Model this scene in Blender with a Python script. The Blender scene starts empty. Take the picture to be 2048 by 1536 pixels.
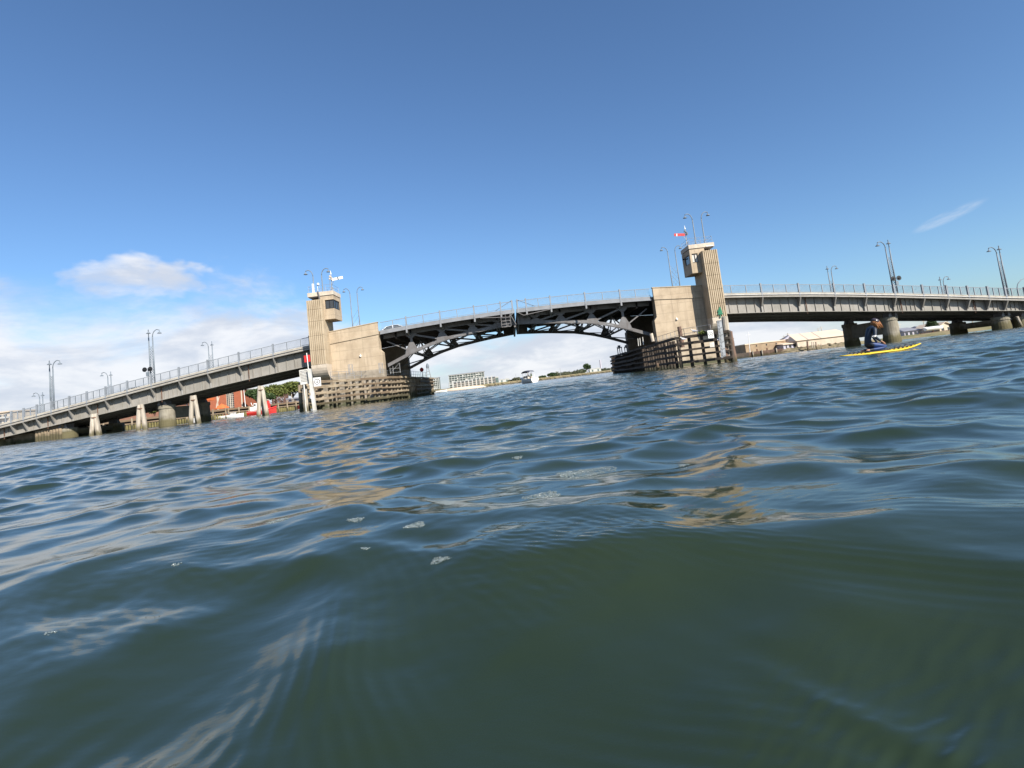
import bpy, bmesh, math, random
import numpy as np
from mathutils import Vector, Matrix
random.seed(7)
RNG = np.random.default_rng(11)
PI = math.pi
SC = bpy.context.scene
COL = SC.collection

# ------------------------------------------------------------------ camera
F_PX, PITCH, ROLL, CAM_Z = 1100.0, math.radians(5.5), math.radians(6.64), 0.42
SHX, SHY = 12.2474, -107.2075                       # lens shift in pixels of the 2048 wide photograph
cam_d = bpy.data.cameras.new('camera'); cam = bpy.data.objects.new('camera', cam_d); COL.objects.link(cam)
cam_d.sensor_width = 36.0; cam_d.lens = 36.0 * F_PX / 2048.0
cam_d.shift_x = SHX / 2048.0; cam_d.shift_y = SHY / 2048.0
cam_d.clip_start = 0.02; cam_d.clip_end = 20000
CROT = Matrix.Rotation(PI/2 + PITCH, 3, 'X') @ Matrix.Rotation(-ROLL, 3, 'Z')
cam.matrix_world = Matrix.Translation((0, 0, CAM_Z)) @ CROT.to_4x4()
SC.camera = cam

def at(u, v, Y):
    """point of the vertical plane y = Y that the photograph shows at pixel (u, v)"""
    d = CROT @ Vector((u - 1024 + SHX, 768 - v + SHY, -F_PX))
    t = Y / d.y
    return Vector((d.x*t, Y, CAM_Z + d.z*t))

# ------------------------------------------------------------------ world, sun, exposure
SUN_AZ, SUN_EL = math.radians(37), math.radians(36)  # azimuth: to the right of straight behind the camera
sun_dir = Vector((math.sin(SUN_AZ)*math.cos(SUN_EL), -math.cos(SUN_AZ)*math.cos(SUN_EL), math.sin(SUN_EL)))
W = bpy.data.worlds.new("World"); SC.world = W; W.use_nodes = True
def build_world():
    nt = W.node_tree; N = nt.nodes; L = nt.links
    for n in list(N): N.remove(n)
    out = N.new('ShaderNodeOutputWorld'); bg = N.new('ShaderNodeBackground'); bg.inputs['Strength'].default_value = 0.075
    L.new(bg.outputs[0], out.inputs[0])
    sky = N.new('ShaderNodeTexSky'); sky.sky_type = 'NISHITA'; sky.sun_disc = False
    sky.sun_elevation = SUN_EL; sky.sun_rotation = math.atan2(sun_dir.x, sun_dir.y)
    sky.air_density = 1.0; sky.dust_density = 0.6; sky.ozone_density = 3.0; sky.altitude = 0
    tc = N.new('ShaderNodeTexCoord'); sep = N.new('ShaderNodeSeparateXYZ'); L.new(tc.outputs['Generated'], sep.inputs[0])
    def M(op, a, b=None, c=None):
        n = N.new('ShaderNodeMath'); n.operation = op
        for i, x in enumerate((a, b, c)):
            if x is None: continue
            if isinstance(x, (int, float)): n.inputs[i].default_value = x
            else: L.new(x, n.inputs[i])
        return n.outputs[0]
    def SS(x, a, b):
        n = N.new('ShaderNodeMapRange'); n.interpolation_type = 'SMOOTHSTEP'
        L.new(x, n.inputs[0]); n.inputs[1].default_value = a; n.inputs[2].default_value = b
        return n.outputs[0]
    X, Y, Z = sep.outputs
    az = M('ARCTAN2', X, Y)                    # 0 ahead, + right
    el = M('ARCSINE', Z)
    def noise(vec, scale, detail, rough=.55, dist=0.0):
        n = N.new('ShaderNodeTexNoise'); n.inputs['Scale'].default_value = scale; n.inputs['Detail'].default_value = detail
        n.inputs['Roughness'].default_value = rough; n.inputs['Distortion'].default_value = dist
        L.new(vec, n.inputs['Vector']); return n.outputs['Fac']
    def comb(a, b, c=0.0):
        n = N.new('ShaderNodeCombineXYZ')
        for i, x in enumerate((a, b, c)):
            if isinstance(x, (int, float)): n.inputs[i].default_value = x
            else: L.new(x, n.inputs[i])
        return n.outputs[0]
    # cumulus low in the sky: noise over (azimuth, elevation), flattened
    v1 = comb(M('MULTIPLY', az, 1.15), M('MULTIPLY', el, 2.5), 5.9)
    nn = M('ADD', M('MULTIPLY', noise(v1, 3.4, 10, .56, .35), .8), M('MULTIPLY', noise(v1, 11.0, 6, .6, .3), .2))
    # how much of the sky they fill: a tall bank at the left, a low one elsewhere, one small cloud above the bank
    left = SS(az, -0.10, -0.52)
    top = M('ADD', M('MULTIPLY', left, .125), .10)
    rel = M('DIVIDE', el, top)
    cover = M('SUBTRACT', 1.0, SS(rel, .55, 1.45))
    bu = M('DIVIDE', M('ADD', az, .595), .095); bv = M('DIVIDE', M('SUBTRACT', el, .215), .052)
    wob = noise(comb(az, M('MULTIPLY', el, 1.6), 2.2), 8.0, 4, .6); wob2 = noise(comb(az, M('MULTIPLY', el, 1.6), 8.2), 7.0, 4, .6)
    bu = M('ADD', bu, M('MULTIPLY', M('SUBTRACT', wob, .5), 2.2)); bv = M('ADD', bv, M('MULTIPLY', M('SUBTRACT', wob2, .5), 2.4))
    blob = M('SUBTRACT', 1.0, SS(M('ADD', M('MULTIPLY', bu, bu), M('MULTIPLY', bv, bv)), .0, 1.9))
    thr = M('SUBTRACT', .68, M('MAXIMUM', M('MULTIPLY', cover, M('SUBTRACT', M('ADD', .44, M('MULTIPLY', left, .06)), M('MULTIPLY', SS(az, .40, .62), .14))), M('MULTIPLY', blob, .45)))
    c1 = N.new('ShaderNodeMapRange'); c1.interpolation_type = 'SMOOTHSTEP'
    L.new(M('SUBTRACT', nn, thr), c1.inputs[0]); c1.inputs[1].default_value = 0.0; c1.inputs[2].default_value = .27
    dens = M('MULTIPLY', c1.outputs[0], .95)
    # one wisp of cirrus at the upper right
    wu = M('SUBTRACT', az, .697); wv = M('SUBTRACT', el, .161)
    wr = M('ADD', M('MULTIPLY', wu, .965), M('MULTIPLY', wv, .26)); wt = M('SUBTRACT', M('MULTIPLY', wv, .965), M('MULTIPLY', wu, .26))
    we = M('ADD', M('POWER', M('DIVIDE', wr, .040), 2.0), M('POWER', M('DIVIDE', wt, .0075), 2.0))
    wn = noise(comb(M('MULTIPLY', wr, 14.0), M('MULTIPLY', wt, 60.0), 1.3), 1.4, 5, .6)
    wisp = M('MULTIPLY', M('MULTIPLY', M('SUBTRACT', 1.0, SS(we, .0, 1.6)), SS(wn, .3, .7)), .38)
    dens = M('MAXIMUM', dens, wisp)
    dens = M('MULTIPLY', dens, SS(el, -.02, .004))
    # cloud colour: white tops, blue grey bellies from the finer noise
    shade = noise(comb(M('MULTIPLY', az, 1.0), M('MULTIPLY', el, 3.2), 9.1), 6.5, 6, .6, .3)
    mixc = N.new('ShaderNodeMix'); mixc.data_type = 'RGBA'
    L.new(SS(shade, .36, .62), mixc.inputs[0])
    mixc.inputs[6].default_value = (4.9, 5.3, 6.1, 1); mixc.inputs[7].default_value = (6.9, 7.0, 7.3, 1)
    # the clear sky a little bluer, as the camera saw it
    hue = N.new('ShaderNodeMix'); hue.data_type = 'RGBA'; hue.blend_type = 'MULTIPLY'; hue.inputs[0].default_value = 1.0
    L.new(sky.outputs[0], hue.inputs[6]); hue.inputs[7].default_value = (.80, .985, 1.15, 1)
    mx = N.new('ShaderNodeMix'); mx.data_type = 'RGBA'
    L.new(dens, mx.inputs[0]); L.new(hue.outputs[2], mx.inputs[6]); L.new(mixc.outputs[2], mx.inputs[7])
    L.new(mx.outputs[2], bg.inputs['Color'])
build_world()
sl = bpy.data.lights.new('sun', 'SUN'); sl.energy = 4.8; sl.angle = math.radians(.5); sl.color = (1.0, .945, .86)
so = bpy.data.objects.new('sun', sl); COL.objects.link(so)
so.rotation_euler = sun_dir.to_track_quat('Z', 'Y').to_euler(); so.location = (60, -80, 80)
SC.view_settings.view_transform = 'Standard'; SC.view_settings.look = 'None'
SC.view_settings.exposure = 0.85; SC.view_settings.gamma = 1.0; SC.view_settings.use_curve_mapping = False

# ------------------------------------------------------------------ materials
def mat(name, c1, c2=None, scale=2.0, rough=.75, metal=0.0, streak=0.0, streak_col=(.05, .04, .03), bump=0.0, bscale=30.0,
        tide=None, tide_col=(.045, .05, .018), stretch=(1, 1, 1), spec=.4, courses=None, fine=0.0, detail=7, vary=0.0, vary_col=None, panels=0.0):
    m = bpy.data.materials.new(name); m.use_nodes = True
    nt = m.node_tree; N = nt.nodes; L = nt.links
    b = N['Principled BSDF']; b.inputs['Roughness'].default_value = rough; b.inputs['Metallic'].default_value = metal
    b.inputs['Specular IOR Level'].default_value = spec
    geo = N.new('ShaderNodeNewGeometry'); pos = geo.outputs['Position']
    def mapped(s):
        n = N.new('ShaderNodeMapping'); n.inputs['Scale'].default_value = s; L.new(pos, n.inputs['Vector']); return n.outputs[0]
    def noise(vec, sc, det=6, rg=.6):
        n = N.new('ShaderNodeTexNoise'); n.inputs['Scale'].default_value = sc; n.inputs['Detail'].default_value = det; n.inputs['Roughness'].default_value = rg
        L.new(vec, n.inputs['Vector']); return n.outputs['Fac']
    def rng(x, a, bb, lo=0.0, hi=1.0):
        n = N.new('ShaderNodeMapRange'); n.interpolation_type = 'SMOOTHSTEP'; L.new(x, n.inputs[0])
        n.inputs[1].default_value = a; n.inputs[2].default_value = bb; n.inputs[3].default_value = lo; n.inputs[4].default_value = hi; return n.outputs[0]
    def mix(fac, a, bcol, mode='MIX'):
        n = N.new('ShaderNodeMix'); n.data_type = 'RGBA'; n.blend_type = mode
        if isinstance(fac, float): n.inputs[0].default_value = fac
        else: L.new(fac, n.inputs[0])
        for k, x in ((6, a), (7, bcol)):
            if isinstance(x, tuple): n.inputs[k].default_value = (*x, 1)
            else: L.new(x, n.inputs[k])
        return n.outputs[2]
    if c2 is None: c2 = tuple(x*.72 for x in c1)
    col = mix(rng(noise(mapped(stretch), scale, detail), .34, .68), c1, c2)
    if vary:                                      # each baulk, pile or panel has its own tone
        oi = N.new('ShaderNodeObjectInfo'); col = mix(rng(oi.outputs['Random'], 0.0, 1.0, 0.0, vary), col, vary_col or c2)
    if fine: col = mix(rng(noise(mapped((1, 1, 1)), 28.0, 4), .4, .75, 0, fine), col, tuple(x*.45 for x in c1))
    if courses:                                   # faint pour lines of the formwork every so many metres
        sx = N.new('ShaderNodeSeparateXYZ'); L.new(pos, sx.inputs[0])
        md = N.new('ShaderNodeMath'); md.operation = 'FRACT'; dv = N.new('ShaderNodeMath'); dv.operation = 'DIVIDE'
        L.new(sx.outputs[2], dv.inputs[0]); dv.inputs[1].default_value = courses; L.new(dv.outputs[0], md.inputs[0])
        ln = rng(md.outputs[0], .03, .07, 1, 0)
        mm = N.new('ShaderNodeMath'); mm.operation = 'MULTIPLY'; L.new(ln, mm.inputs[0]); mm.inputs[1].default_value = .4
        col = mix(mm.outputs[0], col, tuple(x*.4 for x in c1))
    if panels:                                    # and the upright joints between the pours
        sp = N.new('ShaderNodeSeparateXYZ'); L.new(pos, sp.inputs[0])
        d2 = N.new('ShaderNodeMath'); d2.operation = 'DIVIDE'; L.new(sp.outputs[0], d2.inputs[0]); d2.inputs[1].default_value = panels
        f2 = N.new('ShaderNodeMath'); f2.operation = 'FRACT'; L.new(d2.outputs[0], f2.inputs[0])
        m2 = N.new('ShaderNodeMath'); m2.operation = 'MULTIPLY'; L.new(rng(f2.outputs[0], .012, .03, 1, 0), m2.inputs[0]); m2.inputs[1].default_value = .35
        col = mix(m2.outputs[0], col, tuple(x*.45 for x in c1))
    if streak:
        s = rng(noise(mapped((1.6, 1.6, .12)), 1.6, 7, .65), .47, .75, 0, streak)
        col = mix(s, col, streak_col)
    if tide is not None:
        sx2 = N.new('ShaderNodeSeparateXYZ'); L.new(pos, sx2.inputs[0])
        ad = N.new('ShaderNodeMath'); ad.operation = 'MULTIPLY_ADD'; L.new(noise(mapped((1, 1, .5)), 1.7, 6), ad.inputs[0]); ad.inputs[1].default_value = 1.1; L.new(sx2.outputs[2], ad.inputs[2])
        t = rng(ad.outputs[0], tide + .2, tide + .85, .88, 0)
        col = mix(t, col, tide_col)
    L.new(col, b.inputs['Base Color'])
    if bump:
        bp = N.new('ShaderNodeBump'); bp.inputs['Strength'].default_value = bump; bp.inputs['Distance'].default_value = .03
        L.new(noise(mapped(stretch), bscale, 5), bp.inputs['Height']); L.new(bp.outputs[0], b.inputs['Normal'])
    return m

M = {}
M['concrete'] = mat('tan_concrete', (.46, .365, .255), (.36, .28, .19), .7, .85, streak=.55, streak_col=(.20, .15, .105), panels=3.05, bump=.25, bscale=9, courses=1.15, fine=.25)
M['flute'] = mat('fluted_concrete', (.46, .37, .255), (.38, .30, .20), .9, .85, streak=.40, streak_col=(.20, .14, .09), bump=.2, bscale=12, fine=.25)
M['cap'] = mat('pale_concrete', (.56, .48, .38), (.44, .37, .29), 1.2, .85, streak=.4, streak_col=(.22, .18, .14), bump=.2, bscale=9, fine=.3)
M['old_concrete'] = mat('weathered_concrete', (.34, .29, .225), (.22, .185, .14), .9, .9, streak=.55, streak_col=(.10, .085, .065), bump=.4, bscale=8, courses=1.15, fine=.35, tide=.5)
M['concrete_low'] = mat('pale_tidal_concrete', (.44, .36, .26), (.34, .27, .19), .7, .85, streak=.4, streak_col=(.2, .15, .10), bump=.25, bscale=9, courses=1.15, fine=.25, tide=.6)
M['pier'] = mat('pier_concrete', (.30, .27, .21), (.20, .175, .13), 1.1, .9, streak=.5, streak_col=(.12, .10, .07), bump=.4, bscale=7, fine=.35, tide=1.0, tide_col=(.085, .072, .028))
M['fascia'] = mat('deck_edge_concrete', (.42, .385, .32), (.31, .28, .235), .8, .85, streak=.35, streak_col=(.16, .13, .10), bump=.2, fine=.2)
M['girder'] = mat('grey_girder_paint', (.285, .265, .235), (.225, .21, .18), .5, .6, streak=.6, streak_col=(.15, .12, .095), fine=.15)
M['bracket'] = mat('pale_grey_paint', (.30, .285, .26), (.24, .22, .19), 1.1, .6, fine=.15)
M['steel'] = mat('dark_grey_steel', (.16, .155, .155), (.12, .11, .105), 1.2, .55, streak=.4, streak_col=(.06, .042, .032), fine=.2)
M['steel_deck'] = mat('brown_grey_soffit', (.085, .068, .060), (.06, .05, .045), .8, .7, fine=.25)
M['edge'] = mat('blue_grey_paint', (.23, .235, .245), (.18, .185, .19), 1.0, .5, fine=.1)
M['rail'] = mat('railing_paint', (.24, .26, .285), (.19, .205, .22), 1.5, .5, fine=.1)
M['lamp'] = mat('lamp_paint', (.17, .20, .225), (.13, .15, .17), 2, .5)
M['asphalt'] = mat('asphalt', (.05, .05, .052), (.04, .04, .042), 3, .9)
M['timber'] = mat('weathered_timber', (.36, .29, .205), (.20, .155, .105), 1.6, .9, streak=.35, streak_col=(.09, .068, .045), bump=.6, bscale=7, stretch=(1, 1, .5), fine=.4, tide=.85, tide_col=(.04, .042, .018))
M['timber_plank'] = mat('weathered_planks', (.37, .295, .20), (.17, .125, .08), 1.5, .9, bump=.6, bscale=7, stretch=(.6, .6, 4), fine=.4, tide=.8, tide_col=(.05, .045, .02), vary=.85, vary_col=(.13, .085, .05))
M['tarred'] = mat('tarred_timber', (.048, .038, .030), (.085, .062, .045), 1.4, .8, bump=.5, bscale=8, fine=.3, tide=.3, tide_col=(.022, .024, .011))
M['pile'] = mat('bare_pile_timber', (.50, .445, .365), (.31, .26, .20), 2.0, .9, bump=.6, bscale=6, stretch=(3, 3, .35), fine=.4, tide=.45, tide_col=(.075, .065, .028), vary=.5, vary_col=(.30, .255, .20))
M['pile_red'] = mat('ruddy_pile_timber', (.20, .13, .095), (.12, .075, .055), 2.0, .9, bump=.6, bscale=6, stretch=(3, 3, .35), fine=.35, tide=.5, tide_col=(.06, .05, .02))
M['white'] = mat('white_paint', (.78, .77, .74), (.66, .64, .60), 2, .5, fine=.08)
M['white_old'] = mat('stained_white_paint', (.58, .57, .53), (.46, .43, .37), 1.6, .6, streak=.3, streak_col=(.3, .2, .12), fine=.15)
M['gauge'] = mat('shaded_grey_board', (.36, .38, .40), (.26, .27, .28), 2, .7, streak=.3, fine=.2)  # shade on the gauge board is put into its blue grey colour
M['black'] = mat('black_paint', (.012, .012, .013), (.02, .02, .02), 3, .5)
M['red'] = mat('red_paint', (.55, .03, .03), (.42, .03, .025), 2, .45)
M['green'] = mat('green_paint', (.01, .16, .08), (.012, .12, .06), 2, .5)
M['galv'] = mat('galvanised_pipe', (.36, .36, .36), (.26, .26, .26), 3, .45, metal=.3)
M['rust'] = mat('rusty_steel', (.15, .075, .045), (.085, .045, .03), 2, .85, fine=.3)
def glass_mat(name, col, rough=.06):
    m = bpy.data.materials.new(name); m.use_nodes = True; b = m.node_tree.nodes['Principled BSDF']
    b.inputs['Base Color'].default_value = (*col, 1); b.inputs['Roughness'].default_value = rough; b.inputs['IOR'].default_value = 1.5
    b.inputs['Specular IOR Level'].default_value = .8
    return m
M['glass'] = glass_mat('window_glass', (.03, .035, .04))
M['blind'] = mat('pale_window_blind', (.55, .52, .46), (.48, .45, .40), 4, .5)

# ------------------------------------------------------------------ mesh helpers
WLOC = {}
class MB:
    def __init__(s): s.v = []; s.f = []
    def add(s, vs, fs):
        o = len(s.v); s.v += [tuple(p) for p in vs]; s.f += [tuple(i + o for i in f) for f in fs]; return s
    def hexa(s, p):
        return s.add(p, [(0, 3, 2, 1), (4, 5, 6, 7), (0, 1, 5, 4), (1, 2, 6, 5), (2, 3, 7, 6), (3, 0, 4, 7)])
    def box(s, x0, x1, y0, y1, z0, z1):
        x0, x1 = sorted((x0, x1)); y0, y1 = sorted((y0, y1)); z0, z1 = sorted((z0, z1))
        return s.hexa([(x0, y0, z0), (x1, y0, z0), (x1, y1, z0), (x0, y1, z0), (x0, y0, z1), (x1, y0, z1), (x1, y1, z1), (x0, y1, z1)])
    def bar(s, a, b, w, h, up=(0, 0, 1)):
        a = Vector(a); b = Vector(b); d = (b - a).normalized(); u = Vector(up)
        if abs(d.dot(u)) > .97: u = Vector((0, 1, 0))
        sd = d.cross(u).normalized()*w/2; uu = sd.cross(d).normalized()*h/2
        return s.hexa([a - sd - uu, a + sd - uu, b + sd - uu, b - sd - uu, a - sd + uu, a + sd + uu, b + sd + uu, b - sd + uu])
    def tube(s, pts, r, n=8, cap=True):
        pts = [Vector(p) for p in pts]
        rs = r if isinstance(r, (list, tuple)) else [r]*len(pts)
        d0 = (pts[1] - pts[0]).normalized(); u = Vector((0, 0, 1)) if abs(d0.z) < .9 else Vector((0, 1, 0))
        vs = []
        for i, p in enumerate(pts):
            d = (pts[min(i+1, len(pts)-1)] - pts[max(i-1, 0)]).normalized()
            sd = d.cross(u)
            if sd.length < 1e-4: sd = d.cross(Vector((1, 0, 0)))
            sd.normalize(); uu = sd.cross(d).normalized(); u = uu
            vs += [p + (sd*math.cos(2*PI*k/n) + uu*math.sin(2*PI*k/n))*rs[i] for k in range(n)]
        fs = [(i*n + k, i*n + (k+1) % n, (i+1)*n + (k+1) % n, (i+1)*n + k) for i in range(len(pts)-1) for k in range(n)]
        if cap: fs += [tuple(range(n-1, -1, -1)), tuple(range((len(pts)-1)*n, len(pts)*n))]
        return s.add(vs, fs)
    def prism(s, poly, axis, a, b):
        n = len(poly)
        def P(q, t): return {'x': (t, q[0], q[1]), 'y': (q[0], t, q[1]), 'z': (q[0], q[1], t)}[axis]
        return s.add([P(q, a) for q in poly] + [P(q, b) for q in poly],
                     [tuple(range(n-1, -1, -1)), tuple(range(n, 2*n))] + [(i, (i+1) % n, (i+1) % n + n, i + n) for i in range(n)])
    def lathe(s, prof, c=(0, 0, 0), n=12):
        vs = [(c[0] + r*math.cos(2*PI*k/n), c[1] + r*math.sin(2*PI*k/n), c[2] + z) for r, z in prof for k in range(n)]
        fs = [(i*n + k, i*n + (k+1) % n, (i+1)*n + (k+1) % n, (i+1)*n + k) for i in range(len(prof)-1) for k in range(n)]
        fs += [tuple(range(n-1, -1, -1)), tuple(range((len(prof)-1)*n, len(prof)*n))]
        return s.add(vs, fs)
    def ball(s, c, r, n=8, m=6, sc=(1, 1, 1)):
        vs = [(c[0], c[1], c[2] - r*sc[2])]
        for i in range(1, m):
            a = -PI/2 + PI*i/m
            vs += [(c[0] + r*sc[0]*math.cos(a)*math.cos(2*PI*k/n), c[1] + r*sc[1]*math.cos(a)*math.sin(2*PI*k/n), c[2] + r*sc[2]*math.sin(a)) for k in range(n)]
        vs.append((c[0], c[1], c[2] + r*sc[2]))
        fs = [(0, 1 + (k+1) % n, 1 + k) for k in range(n)]
        fs += [(1 + i*n + k, 1 + i*n + (k+1) % n, 1 + (i+1)*n + (k+1) % n, 1 + (i+1)*n + k) for i in range(m-2) for k in range(n)]
        fs += [(len(vs)-1, 1 + (m-2)*n + k, 1 + (m-2)*n + (k+1) % n) for k in range(n)]
        return s.add(vs, fs)
    def strip(s, secs):
        """loft of closed sections (each the same number of points), capped"""
        n = len(secs[0]); vs = [p for sec in secs for p in sec]
        fs = [(i*n + k, i*n + (k+1) % n, (i+1)*n + (k+1) % n, (i+1)*n + k) for i in range(len(secs)-1) for k in range(n)]
        fs += [tuple(range(n-1, -1, -1)), tuple(range((len(secs)-1)*n, len(secs)*n))]
        return s.add(vs, fs)
    def build(s, name, material, parent=None, smooth=False, bevel=0.0, fix=True):
        me = bpy.data.meshes.new(name)
        off = WLOC.get(parent.name, Vector((0, 0, 0))) if parent else Vector((0, 0, 0))
        me.from_pydata([(x - off.x, y - off.y, z - off.z) for x, y, z in s.v], [], s.f)
        if fix or bevel:
            bm = bmesh.new(); bm.from_mesh(me)
            if bevel:
                es = [e for e in bm.edges if len(e.link_faces) == 2 and e.calc_face_angle(0) > .5]
                bmesh.ops.bevel(bm, geom=es, offset=bevel, segments=2, affect='EDGES', profile=.6)
            bmesh.ops.recalc_face_normals(bm, faces=bm.faces); bm.to_mesh(me); bm.free()
        me.materials.append(material)
        if smooth: me.polygons.foreach_set('use_smooth', [True]*len(me.polygons))
        o = bpy.data.objects.new(name, me); COL.objects.link(o)
        if parent: o.parent = parent; WLOC[o.name] = off
        else: WLOC[o.name] = Vector((0, 0, 0))
        return o

def tag(o, label=None, cat=None, group=None, kind=None):
    if label: o['label'] = label
    if cat: o['category'] = cat
    if group: o['group'] = group
    if kind: o['kind'] = kind
    return o
def thing(name, label, cat, loc=(0, 0, 0), group=None):
    o = bpy.data.objects.new(name, None); COL.objects.link(o); o.empty_display_size = .2
    o.location = loc; WLOC[o.name] = Vector(loc)
    return tag(o, label, cat, group)
KIDS = lambda o: [c for c in bpy.data.objects if c.parent is o]
def copy_tree(o, parent=None):
    c = o.copy(); COL.objects.link(c)
    if parent: c.parent = parent
    for ch in KIDS(o): copy_tree(ch, c)
    return c
def lerp(a, b, t): return a + (b - a)*t

# ------------------------------------------------------------------ the water
NRAD = 2000
def make_waves():
    """lists of sine waves: (kx, ky, amplitude, phase, choppiness, wavelength)"""
    out = []
    def band(n, l0, l1, rms, spread, mean, chop):
        lam = np.exp(RNG.uniform(math.log(l0), math.log(l1), n)); th = mean + RNG.normal(0, spread, n)
        w = (lam/l0)**1.0
        a = w/np.sqrt((w**2).sum()/2)*rms
        for i in range(n):
            k = 2*PI/lam[i]; out.append((k*math.sin(th[i]), k*math.cos(th[i]), a[i], RNG.uniform(0, 2*PI), chop, lam[i]))
    band(8, 4.0, 9.0, .011, .35, PI + .25, .6)
    band(24, 1.2, 3.2, .0112, .65, PI + .15, 1.8)
    band(54, .36, 1.15, .0112, .95, PI - .1, 1.8)
    band(64, .15, .42, .0048, 1.1, PI + .2, 1.4)
    band(60, .05, .17, .0009, 1.0, PI, .6)
    band(26, .018, .045, .00030, .22, PI + .75, .5)          # trains of capillary ripples
    band(26, .018, .040, .00026, .22, PI - .55, .5)
    # one swell rolling toward the camera: its crest about a metre and a half off, its near face tilted this way
    lam = 2.5; k = 2*PI/lam; th = PI + .16
    kx, ky = k*math.sin(th), k*math.cos(th); out.append((kx, ky, .021, -(ky*1.62), .9, lam))
    return np.array(out)
WV = make_waves()
PACKETS = [                                            # centre, reach along and across, turn, wave length, heading, height, sharpness
    (-.50, .95, .30, .75, .10, .62, 1.45, .017, 1.3),
    (-.36, 1.05, .13, .42, -.10, .034, 1.25, .00075, .6),
    (-.30, .66, .10, .25, -.25, .030, 1.05, .0006, .6),
    (-.62, .62, .18, .22, .3, .055, 1.9, .0016, .8),
    (.62, 1.00, .30, .10, -.75, .036, .62, .0005, .6),
    (.20, 1.50, .22, .10, .0, .033, .15, .0004, .5),
    (1.05, 1.35, .30, .14, -.5, .041, .45, .0006, .8),
    (-.98, 1.75, .25, .16, .1, .043, 2.9, .0006, .9),
    (.48, .62, .25, .10, -1.0, .17, .75, .0035, 1.2),
    (.05, .60, .3, .14, .3, .032, .5, .0004, .5),
]
def lowpass(x, y, s, ox):
    return np.sin(x*s + 1.3*np.sin(y*s*.8 + ox) + ox) * np.sin(y*s*1.15 + 1.7*np.sin(x*s*.7 - ox) + 2*ox)
def wave_at(x, y, spacing=0.0):
    """displaced position of the water's rest point (x, y)"""
    x = np.asarray(x, dtype=np.float64); y = np.asarray(y, dtype=np.float64)
    dx = np.zeros_like(x); dy = np.zeros_like(x); dz = np.zeros_like(x)
    r = np.hypot(x, y)
    calm = .38 + .62*np.clip((r - 1.0)/4.5, 0, 1)              # the water close by lies smoother
    calm2 = .72 + .28*np.clip((r - .8)/2.0, 0, 1)
    patch = .55 + .45*lowpass(x, y, 1.1, .7)
    patch2 = 3.2*np.clip(lowpass(x, y, 3.1, 2.2) - .18, 0, 1); patch3 = 3.2*np.clip(lowpass(x, y, 2.6, 4.4) - .2, 0, 1)
    for kx, ky, a, ph, ch, lam in WV:
        att = np.clip((lam/np.maximum(spacing, 1e-6) - 2.2)/2.5, 0, 1) if np.ndim(spacing) else 1.0
        if .047 < lam < .5: att = att*calm
        elif lam < 2.0: att = att*calm2
        if lam < .047: att = att*(patch2 if kx < 0 else patch3)
        elif lam < .2: att = att*patch
        p = kx*x + ky*y + ph; k = math.hypot(kx, ky)
        s, c = np.sin(p), np.cos(p); aa = a*att
        dz += aa*c; dx -= aa*ch*s*kx/k; dy -= aa*ch*s*ky/k
    # wave packets close to the camera: one oblique crest at the left, trains of fine ripples on its face and at the right
    for cx, cy, sx, sy, rot, lam, th, a, crest in PACKETS:
        u = (x - cx)*math.cos(rot) + (y - cy)*math.sin(rot); v = -(x - cx)*math.sin(rot) + (y - cy)*math.cos(rot)
        env = np.exp(-(u/sx)**2 - (v/sy)**2); k = 2*PI/lam
        att = np.clip((lam/np.maximum(spacing, 1e-6) - 2.2)/2.5, 0, 1) if np.ndim(spacing) else 1.0
        p = k*((x - cx)*math.sin(th) + (y - cy)*math.cos(th)) + 1.1*np.sin(v*1.7/sy + 3*cx) + .7*np.sin(u*2.3/sx + v*3.1/sy + 5*cy)
        aa = a*env*att; dz += aa*np.cos(p); dx -= aa*crest*np.sin(p)*math.sin(th); dy -= aa*crest*np.sin(p)*math.cos(th)
    return x + dx, y + dy, dz

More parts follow.
